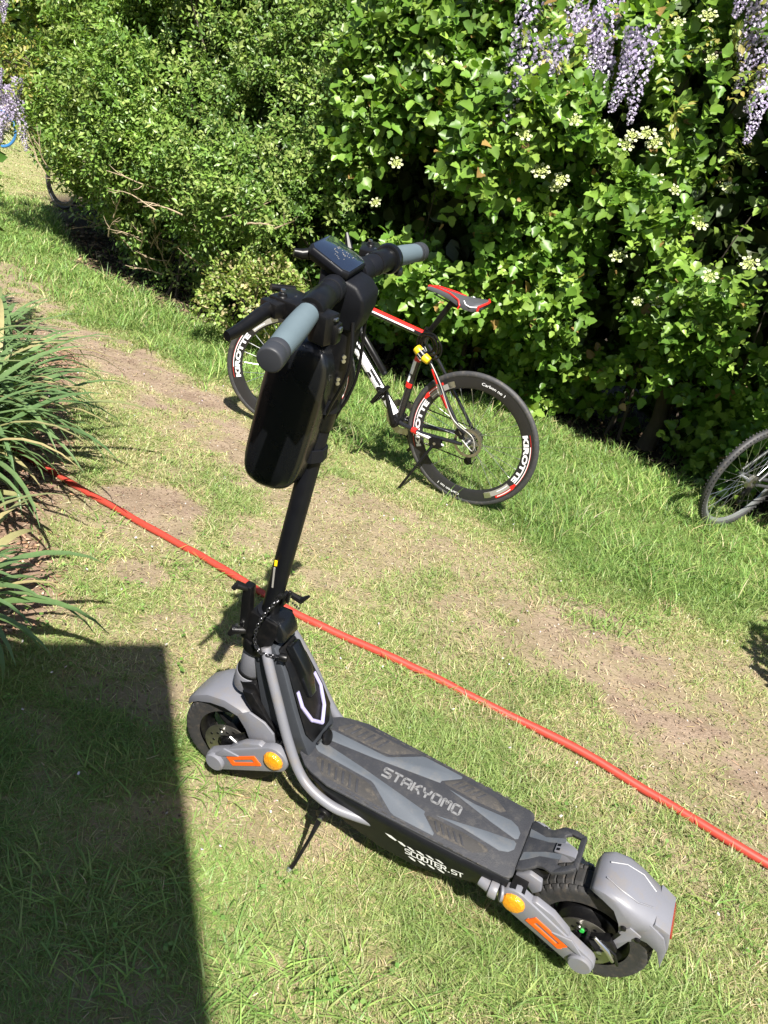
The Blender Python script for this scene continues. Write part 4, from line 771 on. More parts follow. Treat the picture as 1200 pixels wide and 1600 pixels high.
# folding joint, stem
B().loft([[(x, y, z) for x, y in ((.0, -.03), (.0, .03), (.075, .036), (.075, -.036))] for z in (.452, .47)]+[[(x+.008, y, z) for x, y in ((.008, -.026), (.008, .026), (.078, .032), (.078, -.032))] for z in (.50, .53)]).build('folding_joint', M['black'], scoot, bevel=.004)
B().loft([[(.058, -.030, .500), (.058, .030, .500), (.058, .026, .535), (.058, -.026, .535)], [(.090, -.032, .485), (.090, .032, .485), (.090, .026, .530), (.090, -.026, .530)], [(.106, -.028, .490), (.106, .028, .490), (.104, .022, .508), (.104, -.022, .508)]]).build('joint_lock', M['gloss'], scoot, bevel=.005)
stx = lambda z, d=0.: steer((.135-(1.2-z)*.129+d, 0, z))
B().tube([stx(.50), stx(.535)], .027, 28).tube([stx(.53), stx(1.20)], .0186, 28).build('stem', M['matte'], scoot, bevel=.001)
B().tube([stx(.985), stx(1.19)], .0218, 28).build('stem_sleeve', M['black'], scoot, bevel=.002)
B().box(stx(.575, .022), (.008, .016, .035), Matrix.Rotation(R(7), 3, 'Y')).tube([stx(.568, .030), stx(.60, .030)], .004, 8).build('hook_plate', M['black'], scoot, bevel=.002)
B().tube([stx(.574, .031), stx(.592, .031)], .003, 8).build('hook_pin', M['silver'], scoot)
V, F = text_geo('MAX LOAD 120', 0)
B().box((stx(.672)[0]-.006, stx(.672)[1]+.0182, .672), (.007, .002, .013), Matrix.Rotation(R(-25), 3, 'Z')).build('yellow_sticker', M['yellow'], scoot)
B().box((stx(.63)[0]-.003, stx(.63)[1]+.0186, .635), (.0035, .0016, .05)).build('sticker_strip', M['grdecal'], scoot)
# folding latch lever with small quick releases at the front of the joint
b = B(); b.loft([[(.006+a, .022+y, z) for a, y in ((-.008, -.010), (-.008, .013), (.012, .013), (.012, -.010))] for z in (.47, .50, .56)]+[[(.008+a, .024+y, z) for a, y in ((-.008, -.01), (-.008, .012), (.012, .012), (.012, -.01))] for z in (.575, .598)])
b.build('folding_latch', M['black'], scoot, bevel=.004)
b = B().tube([(.010, .03, .590), (-.006, .045, .602), (-.012, .05, .592)], [.007, .009, .005], 10).tube([(.012, .030, .478), (-.008, .044, .480), (-.014, .048, .466)], [.008, .011, .006], 10).tube([(.075, -.02, .578), (.105, -.022, .572), (.120, -.024, .590)], [.006, .008, .003], 8).build('quick_release', M['black'], scoot, bevel=.0)
b = B()
for i in range(7): b.disc((-.002+.006*math.cos(i*2.1), .042+.006*math.sin(i*2.1), .470+i*.004), (0, 1, .2), .0028, .003, 8)
for i in range(4): b.disc((.092+.005*i, -.012, .566-.002*i), (.3, 1, .2), .0024, .003, 8)
b.build('latch_screws', M['silver'], scoot)
# head: handlebar, sleeves, grips, display, levers
I, G_, E_ = (.127, .103, 1.243), (.134, .173, 1.241), (.147, .314, 1.225)
def mir(p, s): return (p[0], p[1]*s, p[2])
bar = spline([(.1455, -.300, 1.2268), mir(G_, -1), mir(I, -1), (.118, -.04, 1.240), (.118, .04, 1.240), I, G_, (.1455, .300, 1.2268)], 6); B().tube(bar, .0118, 16).build('handlebar', M['matte'], scoot, xf=steer)
def lerp(a, b, t): return tuple(a[i]+(b[i]-a[i])*t for i in range(3))
for sg in (1, -1):
    i_, g_, e_ = mir(I, sg), mir(G_, sg), mir(E_, sg); c_ = (.119, .045*sg, 1.240)
    B().tube([c_, lerp(c_, i_, .5)], .0195, 24).build('bar_clamp', M['matte'], scoot, xf=steer, bevel=.002)
    B().tube([lerp(c_, i_, .52), i_, lerp(i_, g_, .78)], [.0182, .0174, .0166], 24).build('bar_sleeve', M['matte'], scoot, xf=steer, bevel=.002)
    g0 = lerp(i_, g_, 1.0)
    gr = B(); n_ = 46; pts = [lerp(g0, e_, .02+.76*k/(n_*2)) for k in range(n_*2+1)]; rr = [.0150+.0014*math.sin(min(1, (k/(n_*2)))*math.pi)+(.0009 if (k % 2) else 0) for k in range(n_*2+1)]
    gr.tube(pts, rr, 28); go = gr.build('grip', M['grip'], scoot, xf=steer, ang=180)
    B().tube([lerp(g0, e_, .775), lerp(g0, e_, .86)], .0168, 28).tube([lerp(g0, e_, .865), lerp(g0, e_, .985), lerp(g0, e_, 1.0)], [.0173, .0173, .0155], 28).build('grip_end', M['cap'], go, xf=steer, bevel=.0015)
    # brake lever (in front of the bar)
    pv = (.098, .150*sg, 1.238)
    lv = B().tube(spline([(.098, .150*sg, 1.240), (.088, .185*sg, 1.240), (.084, .220*sg, 1.236), (.078, .255*sg, 1.228), (.072, .280*sg, 1.224)], 6), list(np.concatenate([np.linspace(.0085, .0085, 12), np.linspace(.0085, .0058, 13)])), 14, flat=1.25)
    lv.build('brake_lever', M['black'], scoot, xf=steer)
    B().box((.106, .160*sg, 1.240), (.046, .050, .026), Matrix.Rotation(R(14*sg), 3, 'Z')).box((.092, .178*sg, 1.240), (.030, .040, .020), Matrix.Rotation(R(20*sg), 3, 'Z')).lathe([(.009, 0), (.009, .006), (.006, .008), (.006, .012)], (.094, .172*sg, 1.246), (0, 0, 1), 16).tube([i_, lerp(i_, g_, .9)], .0190, 18).build('lever_clamp', M['black'], scoot, xf=steer, bevel=.004)
    B().tube([(.094, .17*sg, 1.259), (.094, .17*sg, 1.262)], .0035, 8).tube([(.104, .128*sg, 1.246), (.108, .16*sg, 1.252)], .0022, 6).build('lever_screw', M['silver'], scoot, xf=steer)
    B().tube(spline([(.085, .14*sg, 1.236), (.06, .11*sg, 1.225), (.055, .06*sg, 1.20), (.085, .02*sg, 1.15)], 6), .0035, 8).build('brake_cable', M['black'], scoot, xf=steer)
# switch pod (near) and throttle ring (far)
B().box((.152, .158, 1.222), (.030, .034, .044), Matrix.Rotation(R(15), 3, 'Z')).box((.164, .150, 1.215), (.018, .024, .030)).build('switch_pod', M['black'], scoot, xf=steer, bevel=.005)
B().box((.174, .152, 1.222), (.004, .010, .007)).box((.168, .158, 1.237), (.006, .010, .004)).build('switch_buttons', M['silver'], scoot, xf=steer, bevel=.001)
gm = lerp(mir(I, -1), mir(G_, -1), .95); B().tube([lerp(mir(I, -1), mir(G_, -1), .72), gm], .0255, 26).box((.150, -.172, 1.222), (.016, .022, .014), Matrix.Rotation(R(-20), 3, 'Z')).build('throttle_ring', M['gloss'], scoot, xf=steer, bevel=.005)
# display and console
def dsp(a, y, t): # a 0 front .. 1 back
    F0, F1 = Vector((.070, 0, 1.289)), Vector((.136, 0, 1.260)); d = F1-F0; n_ = Vector((-d.z, 0, d.x)).normalized() if d.x > 0 else 0; return F0+d*a+Vector((0, y, 0))+n_*t
out = [(0, -.033), (.0, .033), (.10, .043), (.86, .043), (1, .035), (1, -.035), (.86, -.043), (.10, -.043)]
dh = B().loft([[dsp(.5+(a-.5)*.86, y*.86, -.018) for a, y in out], [dsp(a, y, -.008) for a, y in out], [dsp(a, y, -.001) for a, y in out], [dsp(.5+(a-.5)*.97, y*.96, .002) for a, y in out]]).build('display_housing', M['matte'], scoot, xf=steer, bevel=.0015)
B().loft([[dsp(.5+(a-.5)*.92, y*.92, .0015) for a, y in out], [dsp(.5+(a-.5)*.92, y*.92, .0032) for a, y in out]]).build('display_screen', M['screen'], dh, xf=steer, bevel=.0008)
db = B()
for i in range(26): a, y = random.uniform(.35, .75), random.uniform(-.02, .022); db.box(dsp(a, y, .0034), (.0012, .0012, .0006))
db.build('screen_dust', M['grdecal'], dh, xf=steer)
B().loft([[(.088, y, 1.262) for y in (-.034, .034)]+[(.150, y, 1.245) for y in (.034, -.034)], [(.088, y, 1.225) for y in (-.036, .036)]+[(.164, y, 1.228) for y in (.037, -.037)], [(.095, y, 1.195) for y in (-.029, .029)]+[(.164, y, 1.205) for y in (.031, -.031)], [(.106, y, 1.165) for y in (-.026, .026)]+[(.152, y, 1.170) for y in (.026, -.026)]]).build('console', M['matte'], scoot, xf=steer, bevel=.006, seg=3)
B().tube([(.068, .02, 1.272), (.056, .030, 1.270), (.046, .036, 1.272)], [.009, .008, .006], 10).tube([(.088, -.085, 1.262), (.078, -.092, 1.284)], [.007, .003], 8).tube([(.075, .09, 1.235), (.05, .115, 1.240)], [.007, .005], 10).build('bell_lever', M['black'], scoot, xf=steer)
B().loft([[(.085, y, 1.22) for y in (-.03, .03)]+[(.06, y, 1.21) for y in (.026, -.026)], [(.095, y, 1.16) for y in (-.03, .03)]+[(.075, y, 1.16) for y in (.026, -.026)]]).build('headlight', M['black'], scoot, xf=steer, bevel=.004)
sb = B()
for z in (1.085, 1.125):
    for dy in (-.003, .004): x, y, _ = stx(z); sb.disc((x+.018, y+.022, z+dy), (.75, .65, 0), .0034, .003, 10)
sb.build('stem_screws', M['silver'], scoot)
B().tube(spline([(.150, .03, 1.19), (.158, .042, 1.12), (.130, .026, 1.04), (.112, .012, .99)], 8), .0028, 8).tube(spline([(.150, -.03, 1.19), (.152, -.02, 1.08), (.128, -.010, 1.0), (.108, -.008, .93), (.098, -.006, .90)], 8), .0028, 8).build('control_cable', M['black'], scoot, xf=steer)

# ------------------------------------------------------------------ hard shell bag strapped to the stem
bag = empty('stem_bag', mat=SM); tag(bag, 'glossy black hard shell bag strapped in front of the scooter stem', 'bag')
rings = []; nn_ = 48; zs = np.concatenate([np.linspace(0, .12, 7)**1.0, np.linspace(.16, .84, 12), np.linspace(.88, 1, 7)])
for t in zs:
    k = max(0.0, 1-abs(2*t-1)**5.5)**.42; k = max(k, .25); z = .852+t*.290; cx = .047+(z-.95)*.129+.010*t; ring = []
    for j in range(nn_):
        a = 2*math.pi*j/nn_; c, s = math.cos(a), math.sin(a); ex = .42
        fac = 1+.02*math.cos(8*a); ring.append((cx+.058*k*fac*math.copysign(abs(c)**ex, c), (.060*(.5+.5*k))*fac*math.copysign(abs(s)**.55, s), z))
    rings.append(ring)
B().loft(rings).build('shell', M['gloss'], bag, xf=steer, ang=60)
for z in (.932, 1.032):
    cx = .026+(z-.95)*.129; sxm = .135-(1.2-z)*.129
    for (h_, nm) in ((.024, 'strap'),):
        o_ = [(cx+.045, .030), (cx+.060, .034), (sxm+.008, .026), (sxm+.0225, .010), (sxm+.0225, -.010), (sxm+.008, -.026), (cx+.060, -.034), (cx+.045, -.030)]
        in_ = [(x-.0028*(1 if x > sxm else 0), y*.9) for x, y in o_]
        sb = B()
        for a_, b2, c2, d2 in zip(o_[:-1], o_[1:], in_[1:], in_[:-1]): sb.add([(a_[0], a_[1], z-h_/2), (b2[0], b2[1], z-h_/2), (c2[0], c2[1], z-h_/2), (d2[0], d2[1], z-h_/2), (a_[0], a_[1], z+h_/2), (b2[0], b2[1], z+h_/2), (c2[0], c2[1], z+h_/2), (d2[0], d2[1], z+h_/2)], [(0, 1, 2, 3), (4, 5, 6, 7), (0, 1, 5, 4), (1, 2, 6, 5), (2, 3, 7, 6), (3, 0, 4, 7)])
        so_ = sb.build('strap', M['matte'], bag, xf=steer)
        B().box((cx+.062, .0345, z), (.014, .004, .028)).build('strap_loop', M['black'], so_, xf=steer, bevel=.001)
B().tube(spline([(.012, -.05, 1.10), (.0, -.058, 1.0), (.004, -.055, .90)], 6), .002, 6).build('zip', M['black'], bag, xf=steer)

# ------------------------------------------------------------------ chain lock hung on the folding joint
lock = empty('chain_lock', mat=SM); tag(lock, 'black chain lock looped around the scooter folding joint', 'lock')
cp = spline([(.082, .022, .600), (.074, .032, .585), (.062, .040, .560), (.052, .047, .530), (.048, .050, .500), (.052, .052, .478), (.066, .054, .466), (.086, .052, .466), (.106, .046, .470)], 12)
cp = [Vector(p) for p in cp]; Lc = [0]
for a, c_ in zip(cp[:-1], cp[1:]): Lc.append(Lc[-1]+(c_-a).length)
nl = 26; lm = None
for i in range(nl):
    s_ = Lc[-1]*i/(nl-1); j = min(len(cp)-2, int(np.searchsorted(Lc, s_, 'right'))-1); t = (s_-Lc[j])/max(1e-6, Lc[j+1]-Lc[j]); p = cp[j].lerp(cp[j+1], t); d = (cp[j+1]-cp[j]).normalized(); d.y = -d.y; p.y = -p.y
    if lm is None:
        o = B().lathe([(.0034+.0016*math.cos(a), .0016*math.sin(a)) for a in np.linspace(0, 2*math.pi, 7)[:-1]], (0, 0, 0), (0, 0, 1), 10, True).build('chain_link', pmat('chain_steel', (.05, .05, .055), .28, .8, var=.5, scale=60), lock, mirror=False); lm = o.data
    else: o = link('chain_link', lm, lock)
    qd = d.to_track_quat('X', 'Z').to_matrix().to_4x4(); o.matrix_basis = Matrix.Translation(p) @ qd @ Matrix.Rotation(math.pi/2*(i % 2), 4, 'X') @ Matrix.Diagonal((1.35, 1, 1, 1))
B().tube([(.078, .024, .598), (.084, .021, .606)], .006, 12).tube([(.106, .046, .470), (.122, .041, .470)], .0085, 14).build('lock_body', M['black'], lock, bevel=.001)

# ------------------------------------------------------------------ bicycles
def bicycle(name, label, mtx, C, steer_a=0., full=True, wb=1.052, tyre_w=.015, Rw=.34, lean_group=None):
    root = empty(name, mat=mtx); tag(root, label, 'bicycle', 'bicycles parked along the hedge')
    xr = wb; bb = (xr-.392, .0, .300)
    def fs(v):  # steered front
        c, s = math.cos(steer_a), math.sin(steer_a); x, y, z = v; xa = -.0+(.34-z)*-.30*0; return ((x-xa)*c-y*s+xa, y*c+(x-xa)*s, z)
    def wheel(hx, xf, rear):
        deep = C.get('deep', .06); ro = Rw-tyre_w*1.55; ri = ro-deep
        rim = B().lathe([(ro, -.011), (ro+.002, -.007), (ro+.002, .007), (ro, .011), (ri+.012, .0095), (ri, .004), (ri, -.004), (ri+.012, -.0095)], (hx, 0, Rw), (0, 1, 0), 72, True).lathe([(.018, -.035), (.018, -.03), (.010, -.028), (.010, .028), (.018, .03), (.018, .035), (.006, .05)], (hx, 0, Rw), (0, 1, 0), 16)
        w_ = rim.build('wheel', C['rim'], root, xf=xf)
        n = 14
        B().lathe([(Rw-tyre_w+tyre_w*math.cos(a), tyre_w*.92*math.sin(a)) for a in np.linspace(0, 2*math.pi, n+1)[:-1]], (hx, 0, Rw), (0, 1, 0), 96, True).build('tyre', C['tyre'], w_, xf=xf)
        if C.get('knob'):
            kb = B()
            for i in range(90):
                a = i*2*math.pi/90
                for yy in (-.5, 0, .5):
                    r_ = Rw-.002-.006*abs(yy); a2 = a+(.035 if yy == 0 else 0); kb.box((hx+r_*math.cos(a2), yy*tyre_w*1.5, Rw+r_*math.sin(a2)), (.004, .006, .008), Matrix.Rotation(-a2, 3, 'Y'))
            kb.build('tyre_knobs', C['tyre'], w_, xf=xf)
        ns = C.get('spokes', 28); sm = None
        for i in range(ns):
            a = i*2*math.pi/ns; a0 = a+(.9 if (i//2) % 2 else -.9)*(1 if full else .3); y0 = .031 if i % 2 else -.031
            p = Vector((hx+.018*math.cos(a0), y0, Rw+.018*math.sin(a0))); q_ = Vector((hx+ri*math.cos(a), 0, Rw+ri*math.sin(a)))
            p = Vector(xf(p)) if xf else p; q_ = Vector(xf(q_)) if xf else q_; p.y *= -1; q_.y *= -1; L_ = (q_-p).length
            if sm is None:
                b = B().tube([(0, 0, 0), (0, 0, .88), (0, 0, 1)], [.0013, .0013, .0013], 5); o = b.build('spoke', C.get('spokem', M['silver']), w_, mirror=False); sm = o.data
            else: o = link('spoke', sm, w_)
            o.matrix_basis = Matrix.Translation(p) @ (q_-p).to_track_quat('Z', 'Y').to_matrix().to_4x4() @ Matrix.Diagonal((1, 1, L_, 1))
        if full:
            nb = B()
            for i in range(ns): a = i*2*math.pi/ns; d = Vector((math.cos(a), 0, math.sin(a))); nb.tube([Vector((hx, 0, Rw))+d*(ri-.012), Vector((hx, 0, Rw))+d*(ri+.001)], .0024, 6)
            nb.build('spoke_nipples', M['silver'], w_, xf=xf)['kind'] = 'stuff'
            B().lathe([(.058, 0), (.072, 0), (.072, .0018), (.058, .0018)], (hx, .040, Rw), (0, 1, 0), 32, True).build('brake_disc', M['steel'], w_, xf=xf)
            B().lathe([(.012, 0), (.012, .012), (.008, .018), (.0001, .019)], (hx, .052, Rw), (0, 1, 0), 16).build('axle_nut', M['silver'], w_, xf=xf)
            # flat rim decals
            def arcd(nm, mat, a0, a1, r0, r1, off=.0122, n_=14, taper=(1, 1)):
                b = B(); A = np.linspace(R(a0), R(a1), n_)
                V = []
                for k, a in enumerate(A):
                    t = k/(n_-1); m_ = (r0+r1)/2; hw = (r1-r0)/2*(taper[0]+(taper[1]-taper[0])*t)
                    for rr in (m_-hw, m_+hw): V.append((hx+rr*math.cos(a), off-.0035*max(0, (ro-.0-rr)/deep-.75)*2, Rw+rr*math.sin(a)))
                b.add(V, [(2*k, 2*k+1, 2*k+3, 2*k+2) for k in range(n_-1)]); b.build(nm, mat, w_, xf=xf)
            def arct(txt, a0, span, r0, hh, bold=.02):
                V, F = text_geo(txt, bold); b = B(); VV = []
                for p in V:
                    a = R(a0)-R(span)*p[0]; rr = r0+hh*p[1]; VV.append((hx+rr*math.cos(a), .0124-.002*max(0, (ro-rr)/deep-.7), Rw+rr*math.sin(a)))
                b.add(VV, F); b.build('rim_lettering', M['white'], w_, xf=xf)
            base = C.get('dec', 0)+(C.get('rdec', 0) if rear else C.get('fdec', 0))
            for h_ in (0, 180):
                a = base+h_
                arct('KIROTTE', a+19, 52, ri+.010, .026, .05)
                arcd('rim_stripe', M['white'], a+8, a-34, ri+.042, ri+.0455)
                arcd('rim_stripe', M['red'], a+19, a-34, ri+.0455, ri+.0475)
                arcd('rim_flash', M['red'], a-33, a-39, ri+.030, ri+.052, .0125, 5, (.4, 1.))
                arcd('rim_flash', M['red'], a-38, a-58, ri+.038, ri+.050, .0124)
                arcd('rim_stripe', M['white'], a-40, a-56, ri+.041, ri+.045, .0127)
                arcd('rim_patch', M['grdecal'], a-39, a-68, ri+.010, ri+.036, .0123)
                arcd('rim_stripe', M['white'], a-40, a-54, ri+.018, ri+.022, .0126)
                arcd('rim_flash', M['silver'], a-62, a-69, ri+.012, ri+.040, .0128, 5)
                if rear: arct('Carbon no 1', a+84, 24, ri+.030, .014, .01)
        return w_
    wheel(0, fs, False); wheel(xr, None, True)
    def tube(nm, pts, r, mat, n=14, xf=None, **k): return B().tube(pts, r, n).build(nm, mat, root, xf=xf, **k)
    st = (xr-.335, 0, .755); ht = (.215, 0, .795); hb = (.150, 0, .655)
    fm = C['frame']
    tt = tube('top_tube', [ht, (.30, 0, .797), (st[0]-.01, 0, .762)], [.018, .0175, .015], fm)
    dt = tube('down_tube', [hb, (.36, 0, .600-.0), bb], [.025, .027, .025], fm)
    tube('seat_tube', [bb, st, (st[0]+.006, 0, .79)], [.019, .017, .017], fm)
    tube('head_tube', [(.225, 0, .83), (.135, 0, .625)], .021, fm)
    for sg in (1, -1):
        cs = tube('chainstay', [(bb[0]+.02, .025*sg, bb[2]), (bb[0]+.14, .045*sg, .300), (xr-.02, .062*sg, .335)], [.013, .011, .009], fm)
        ss = tube('seatstay', [(st[0]+.01, .018*sg, st[2]-.04), (st[0]+.08, .040*sg, .64), (xr-.015, .060*sg, .36)], [.009, .0085, .008], fm)
        tube('fork_blade', [(.115, .045*sg, .60), (.07, .052*sg, .50), (.0, .052*sg, .345)], [.014, .013, .009], C.get('fork', fm), xf=fs)
        if full and sg > 0:
            b = B().tube([(st[0]+.082, .0405, .635), (st[0]+.125, .0445, .575)], .0092, 12).tube([(st[0]+.155, .047, .53), (st[0]+.20, .051, .48)], .0094, 12); b.build('seatstay_band', M['red'], ss)
            B().tube([(st[0]+.125, .0445, .575), (st[0]+.155, .047, .53)], .0093, 12).tube([(st[0]+.20, .051, .48), (xr-.03, .0585, .38)], [.0093, .0088], 12).build('seatstay_band', M['silver'], ss)
            B().tube([(bb[0]+.10, .0405, .2985), (bb[0]+.125, .043, .300)], .0155, 12).build('chainstay_band', M['red'], cs)
            B().loft([[(bb[0]+.13, .052, .307), (bb[0]+.13, .056, .300), (bb[0]+.13, .052, .292)], [(bb[0]+.20, .058, .312), (bb[0]+.20, .066, .300), (bb[0]+.20, .058, .286)], [(bb[0]+.285, .062, .296), (bb[0]+.285, .065, .291), (bb[0]+.285, .062, .286)]]).build('chainstay_guard', M['white'], cs)
    tube('fork_crown', [(.135, 0, .625), (.118, 0, .60)], .026, fm, xf=fs)
    B().tube([(.11, -.05, .598), (.11, .05, .598)], .016, 12).build('fork_bridge', fm, root, xf=fs)
    sp = tube('seat_post', [(st[0], 0, .76), (st[0]+.095, 0, .955)], .0135, M['black'])
    B().tube([(st[0]+.002, 0, .775), (st[0]+.008, 0, .795)], .021, 14).build('seat_clamp', M['black'], root)
    # saddle
    cx = st[0]+.115; prof = [(-.150, .017, .984, .010), (-.135, .021, .990, .020), (-.09, .023, .992, .026), (-.03, .030, .989, .032), (.02, .046, .985, .040), (.06, .062, .986, .046), (.10, .070, .990, .046), (.125, .066, .994, .040), (.138, .045, .994, .028)]
    rings = []
    for dx, hw, z, th in prof:
        rings.append([(cx+dx, hw*y, z+t*th) for y, t in ((-1, -.75), (-1.02, -.35), (-.85, -.06), (-.4, .02), (0, -.03), (.4, .02), (.85, -.06), (1.02, -.35), (1, -.75), (.5, -.95), (-.5, -.95))])
    sd = B().loft(rings).build('saddle', M['saddle'], root, ang=50)
    if full:
        for sg in (1, -1):
            B().tube([(cx-.150, .004*sg, .986), (cx-.10, .013*sg, .9935), (cx-.03, .024*sg, .990), (cx+.02, .044*sg, .980), (cx+.035, .055*sg, .962), (cx+.03, .056*sg, .945)], .0035, 8, flat=1.3).build('saddle_piping', M['red'], sd)
            B().tube([(cx+.05, .050*sg, .986), (cx+.065, .062*sg, .976), (cx+.09, .0705*sg, .974), (cx+.12, .067*sg, .980)], .0024, 8).build('saddle_flash', M['white'], sd)
        B().tube([(cx+.125, -.060, .990), (cx+.14, -.03, .991), (cx+.141, 0, .990), (cx+.14, .03, .991), (cx+.128, .066, .984), (cx+.126, .066, .965)], .0055, 8).build('saddle_tail_edge', M['red'], sd)
    B().tube([(cx-.11, .018, .965), (cx-.03, .022, .95), (cx+.05, .022, .952), (cx+.10, .03, .965)], .0035, 6).tube([(cx-.11, -.018, .965), (cx-.03, -.022, .95), (cx+.05, -.022, .952), (cx+.10, -.03, .965)], .0035, 6).box((cx, 0, .948), (.05, .055, .02)).build('saddle_rail', M['black'], root)
    # bars and stem
    B().tube([(.225, 0, .83), (.235, 0, .875)], .018, 12).tube([(.235, 0, .872), (.160, 0, .900)], .016, 12).tube([(.165, -.29, .905), (.160, -.12, .900), (.160, .12, .900), (.165, .29, .905)], .013, 10).build('handlebar', M['black'], root, xf=fs)
    for sg in (1, -1):
        B().tube([(.163, .18*sg, .903), (.166, .30*sg, .906)], .0165, 12).build('hand_grip', M['matte'], root, xf=fs)
        B().tube([(.155, .15*sg, .895), (.125, .19*sg, .885), (.11, .26*sg, .872)], [.010, .006, .005], 8).build('brake_lever', M['black'], root, xf=fs)
    # crank set
    ck = B().tube([(bb[0], -.06, bb[2]), (bb[0], .06, bb[2])], .022, 16)
    a = R(112); cl = .170; e = (bb[0]+cl*math.cos(a), .075, bb[2]+cl*math.sin(a)); e2 = (bb[0]-cl*math.cos(a), -.075, bb[2]-cl*math.sin(a))
    ck.tube([(bb[0], .062, bb[2]), e], [.014, .010], 12).tube([(bb[0], -.062, bb[2]), e2], [.014, .010], 12); ck.build('crank', M['black'], root, bevel=.002)
    for (ee, sg) in ((e, 1), (e2, -1)):
        px, py, pz_ = ee; q = B(); rot = Matrix.Rotation(R(-62), 3, 'Y')
        for dx in (-.040, .040): o_ = rot @ Vector((dx, 0, 0)); q.box((px+o_.x, py+.055*sg, pz_+o_.z), (.010, .085, .018), rot)
        for dy in (.014, .055, .096): q.box((px, py+dy*sg, pz_), (.085, .010, .016), rot)
        q.build('pedal', M['black'], root, bevel=.002)
    ring = B().lathe([(.060, -.046), (.092, -.046), (.092, -.042), (.060, -.042)], (bb[0], 0, bb[2]), (0, 1, 0), 40, True)
    for i in range(44): an = i*2*math.pi/44; ring.box((bb[0]+.0945*math.cos(an), -.044, bb[2]+.0945*math.sin(an)), (.006, .003, .005), Matrix.Rotation(-an, 3, 'Y'))
    for i in range(5): an = i*1.2566+.3; ring.tube([(bb[0]+.02*math.cos(an), -.046, bb[2]+.02*math.sin(an)), (bb[0]+.066*math.cos(an), -.044, bb[2]+.066*math.sin(an))], .007, 6)
    ring.build('chainring', M['steel'], root)
    B().lathe([(.022, -.05), (.045, -.046), (.045, -.026), (.030, -.024)], (xr, 0, Rw), (0, 1, 0), 24, True).build('cassette', M['steel'], root)
    B().tube([(bb[0], -.044, bb[2]+.094), (xr, -.040, Rw+.046)], .0035, 6).tube([(bb[0], -.044, bb[2]-.094), (xr-.01, -.040, .21), (xr+.02, -.04, .20), (xr+.035, -.04, .235)], .0035, 6).build('chain', M['black'], root)
    B().box((xr+.01, -.045, .285), (.03, .03, .05)).tube([(xr+.012, -.045, .27), (xr+.0, -.045, .215)], .009, 8).disc((xr-.004, -.050, .205), (0, 1, 0), .020, .010, 14).disc((xr+.022, -.050, .262), (0, 1, 0), .018, .010, 14).build('derailleur', M['black'], root, bevel=.001)
    if full:
        B().box((xr-.045, .055, .385), (.045, .022, .035), Matrix.Rotation(R(20), 3, 'Y')).box((xr-.03, .064, .37), (.025, .012, .02)).build('brake_caliper', M['black'], root, bevel=.002)
        B().tube(spline([(st[0]+.02, .03, .70), (st[0]+.13, .058, .60), (xr-.09, .075, .45), (xr+.03, .085, .40), (xr+.045, .080, .33), (xr-.02, .07, .36)], 8), .0026, 6).build('cable', M['grdecal'], root)
        B().tube(spline([(.33, .02, .80), (.36, .045, .74), (.39, .05, .66), (.38, .03, .60), (.30, .02, .62)], 8), .0026, 6).build('cable', M['black'], root)
        # down tube lettering panel
        p0 = Vector((.27, 0, .652-.025)); d0, d1 = Vector((.345, 0, .612)), Vector((bb[0]-.02, 0, bb[2]+.03))
        dd = (d1-d0).normalized(); nz_ = Vector((-dd.z, 0, dd.x))
        if nz_.z < 0: nz_ = -nz_
        def dtp(s, t, o_=.0255): a = t*1.1/.024; return d0+(d1-d0)*s+nz_*(.0282*math.sin(a))+Vector((0, (o_-.0255)+.0283*math.cos(a), 0))
        b = B()
        for k in range(10):
            s0, s1 = k/10, (k+1)/10
            for j in range(4): t0, t1 = -.024+.012*j, -.012+.012*j; b.add([dtp(s0, t0), dtp(s1, t0), dtp(s1, t1), dtp(s0, t1)], [(0, 1, 2, 3)])
        b.build('lettering_panel', M['white'], dt)
        V, F = text_geo('CLIETON', .05)
        B().add([dtp(.02+.95*p[0], -.020+.040*p[1], .0266) for p in V], F).build('frame_lettering', M['black'], dt)
        # top tube colours
        b = B(); b2 = B()
        A_, C_ = Vector((.36, 0, .7945)), Vector((st[0]-.015, 0, .7625)); ax_ = (C_-A_)
        def ttp(s, ang, r=.0182): return A_+ax_*s+Vector((0, math.cos(R(ang))*r, math.sin(R(ang))*r))
        for k in range(8):
            s0, s1 = k/8, (k+1)/8
            for a_ in (35, 55, 75, 95, 115): b.add([ttp(s0, a_), ttp(s1, a_), ttp(s1, a_+20), ttp(s0, a_+20)], [(0, 1, 2, 3)])
            if k < 7: b2.add([ttp(s0, 5), ttp(s1, 5), ttp(s1, 28), ttp(s0, 28)], [(0, 1, 2, 3)])
        b.build('top_tube_stripe', M['red'], tt); b2.build('top_tube_stripe', M['white'], tt)
        # seat tube colours
        b = B(); b2 = B(); bbv, stv = Vector(bb), Vector(st); d_ = (stv-bbv)
        b.tube([bbv+d_*.42+Vector((-.003, .004, 0)), bbv+d_*.47+Vector((-.003, .004, 0))], .0185, 14).tube([bbv+d_*.73+Vector((-.001, .002, 0)), bbv+d_*.78+Vector((-.001, .002, 0))], .0180, 14); b2.tube([bbv+d_*.48+Vector((-.008, .006, 0)), bbv+d_*.56+Vector((-.008, .006, 0))], .0120, 12).tube([bbv+d_*.58+Vector((-.006, .006, 0)), bbv+d_*.73+Vector((-.006, .006, 0))], .0135, 12)
        b.build('seat_tube_band', M['red'], root); b2.build('seat_tube_band', M['white'], root)
        kk = B().box((xr-.150, .062, .292), (.06, .03, .05), Matrix.Rotation(R(-20), 3, 'Y')).tube([(xr-.155, .070, .285), (xr-.205, .115, .155), (xr-.255, .170, .022)], [.0085, .007, .007], 10).tube([(xr-.252, .168, .03), (xr-.258, .174, .014)], .010, 10)
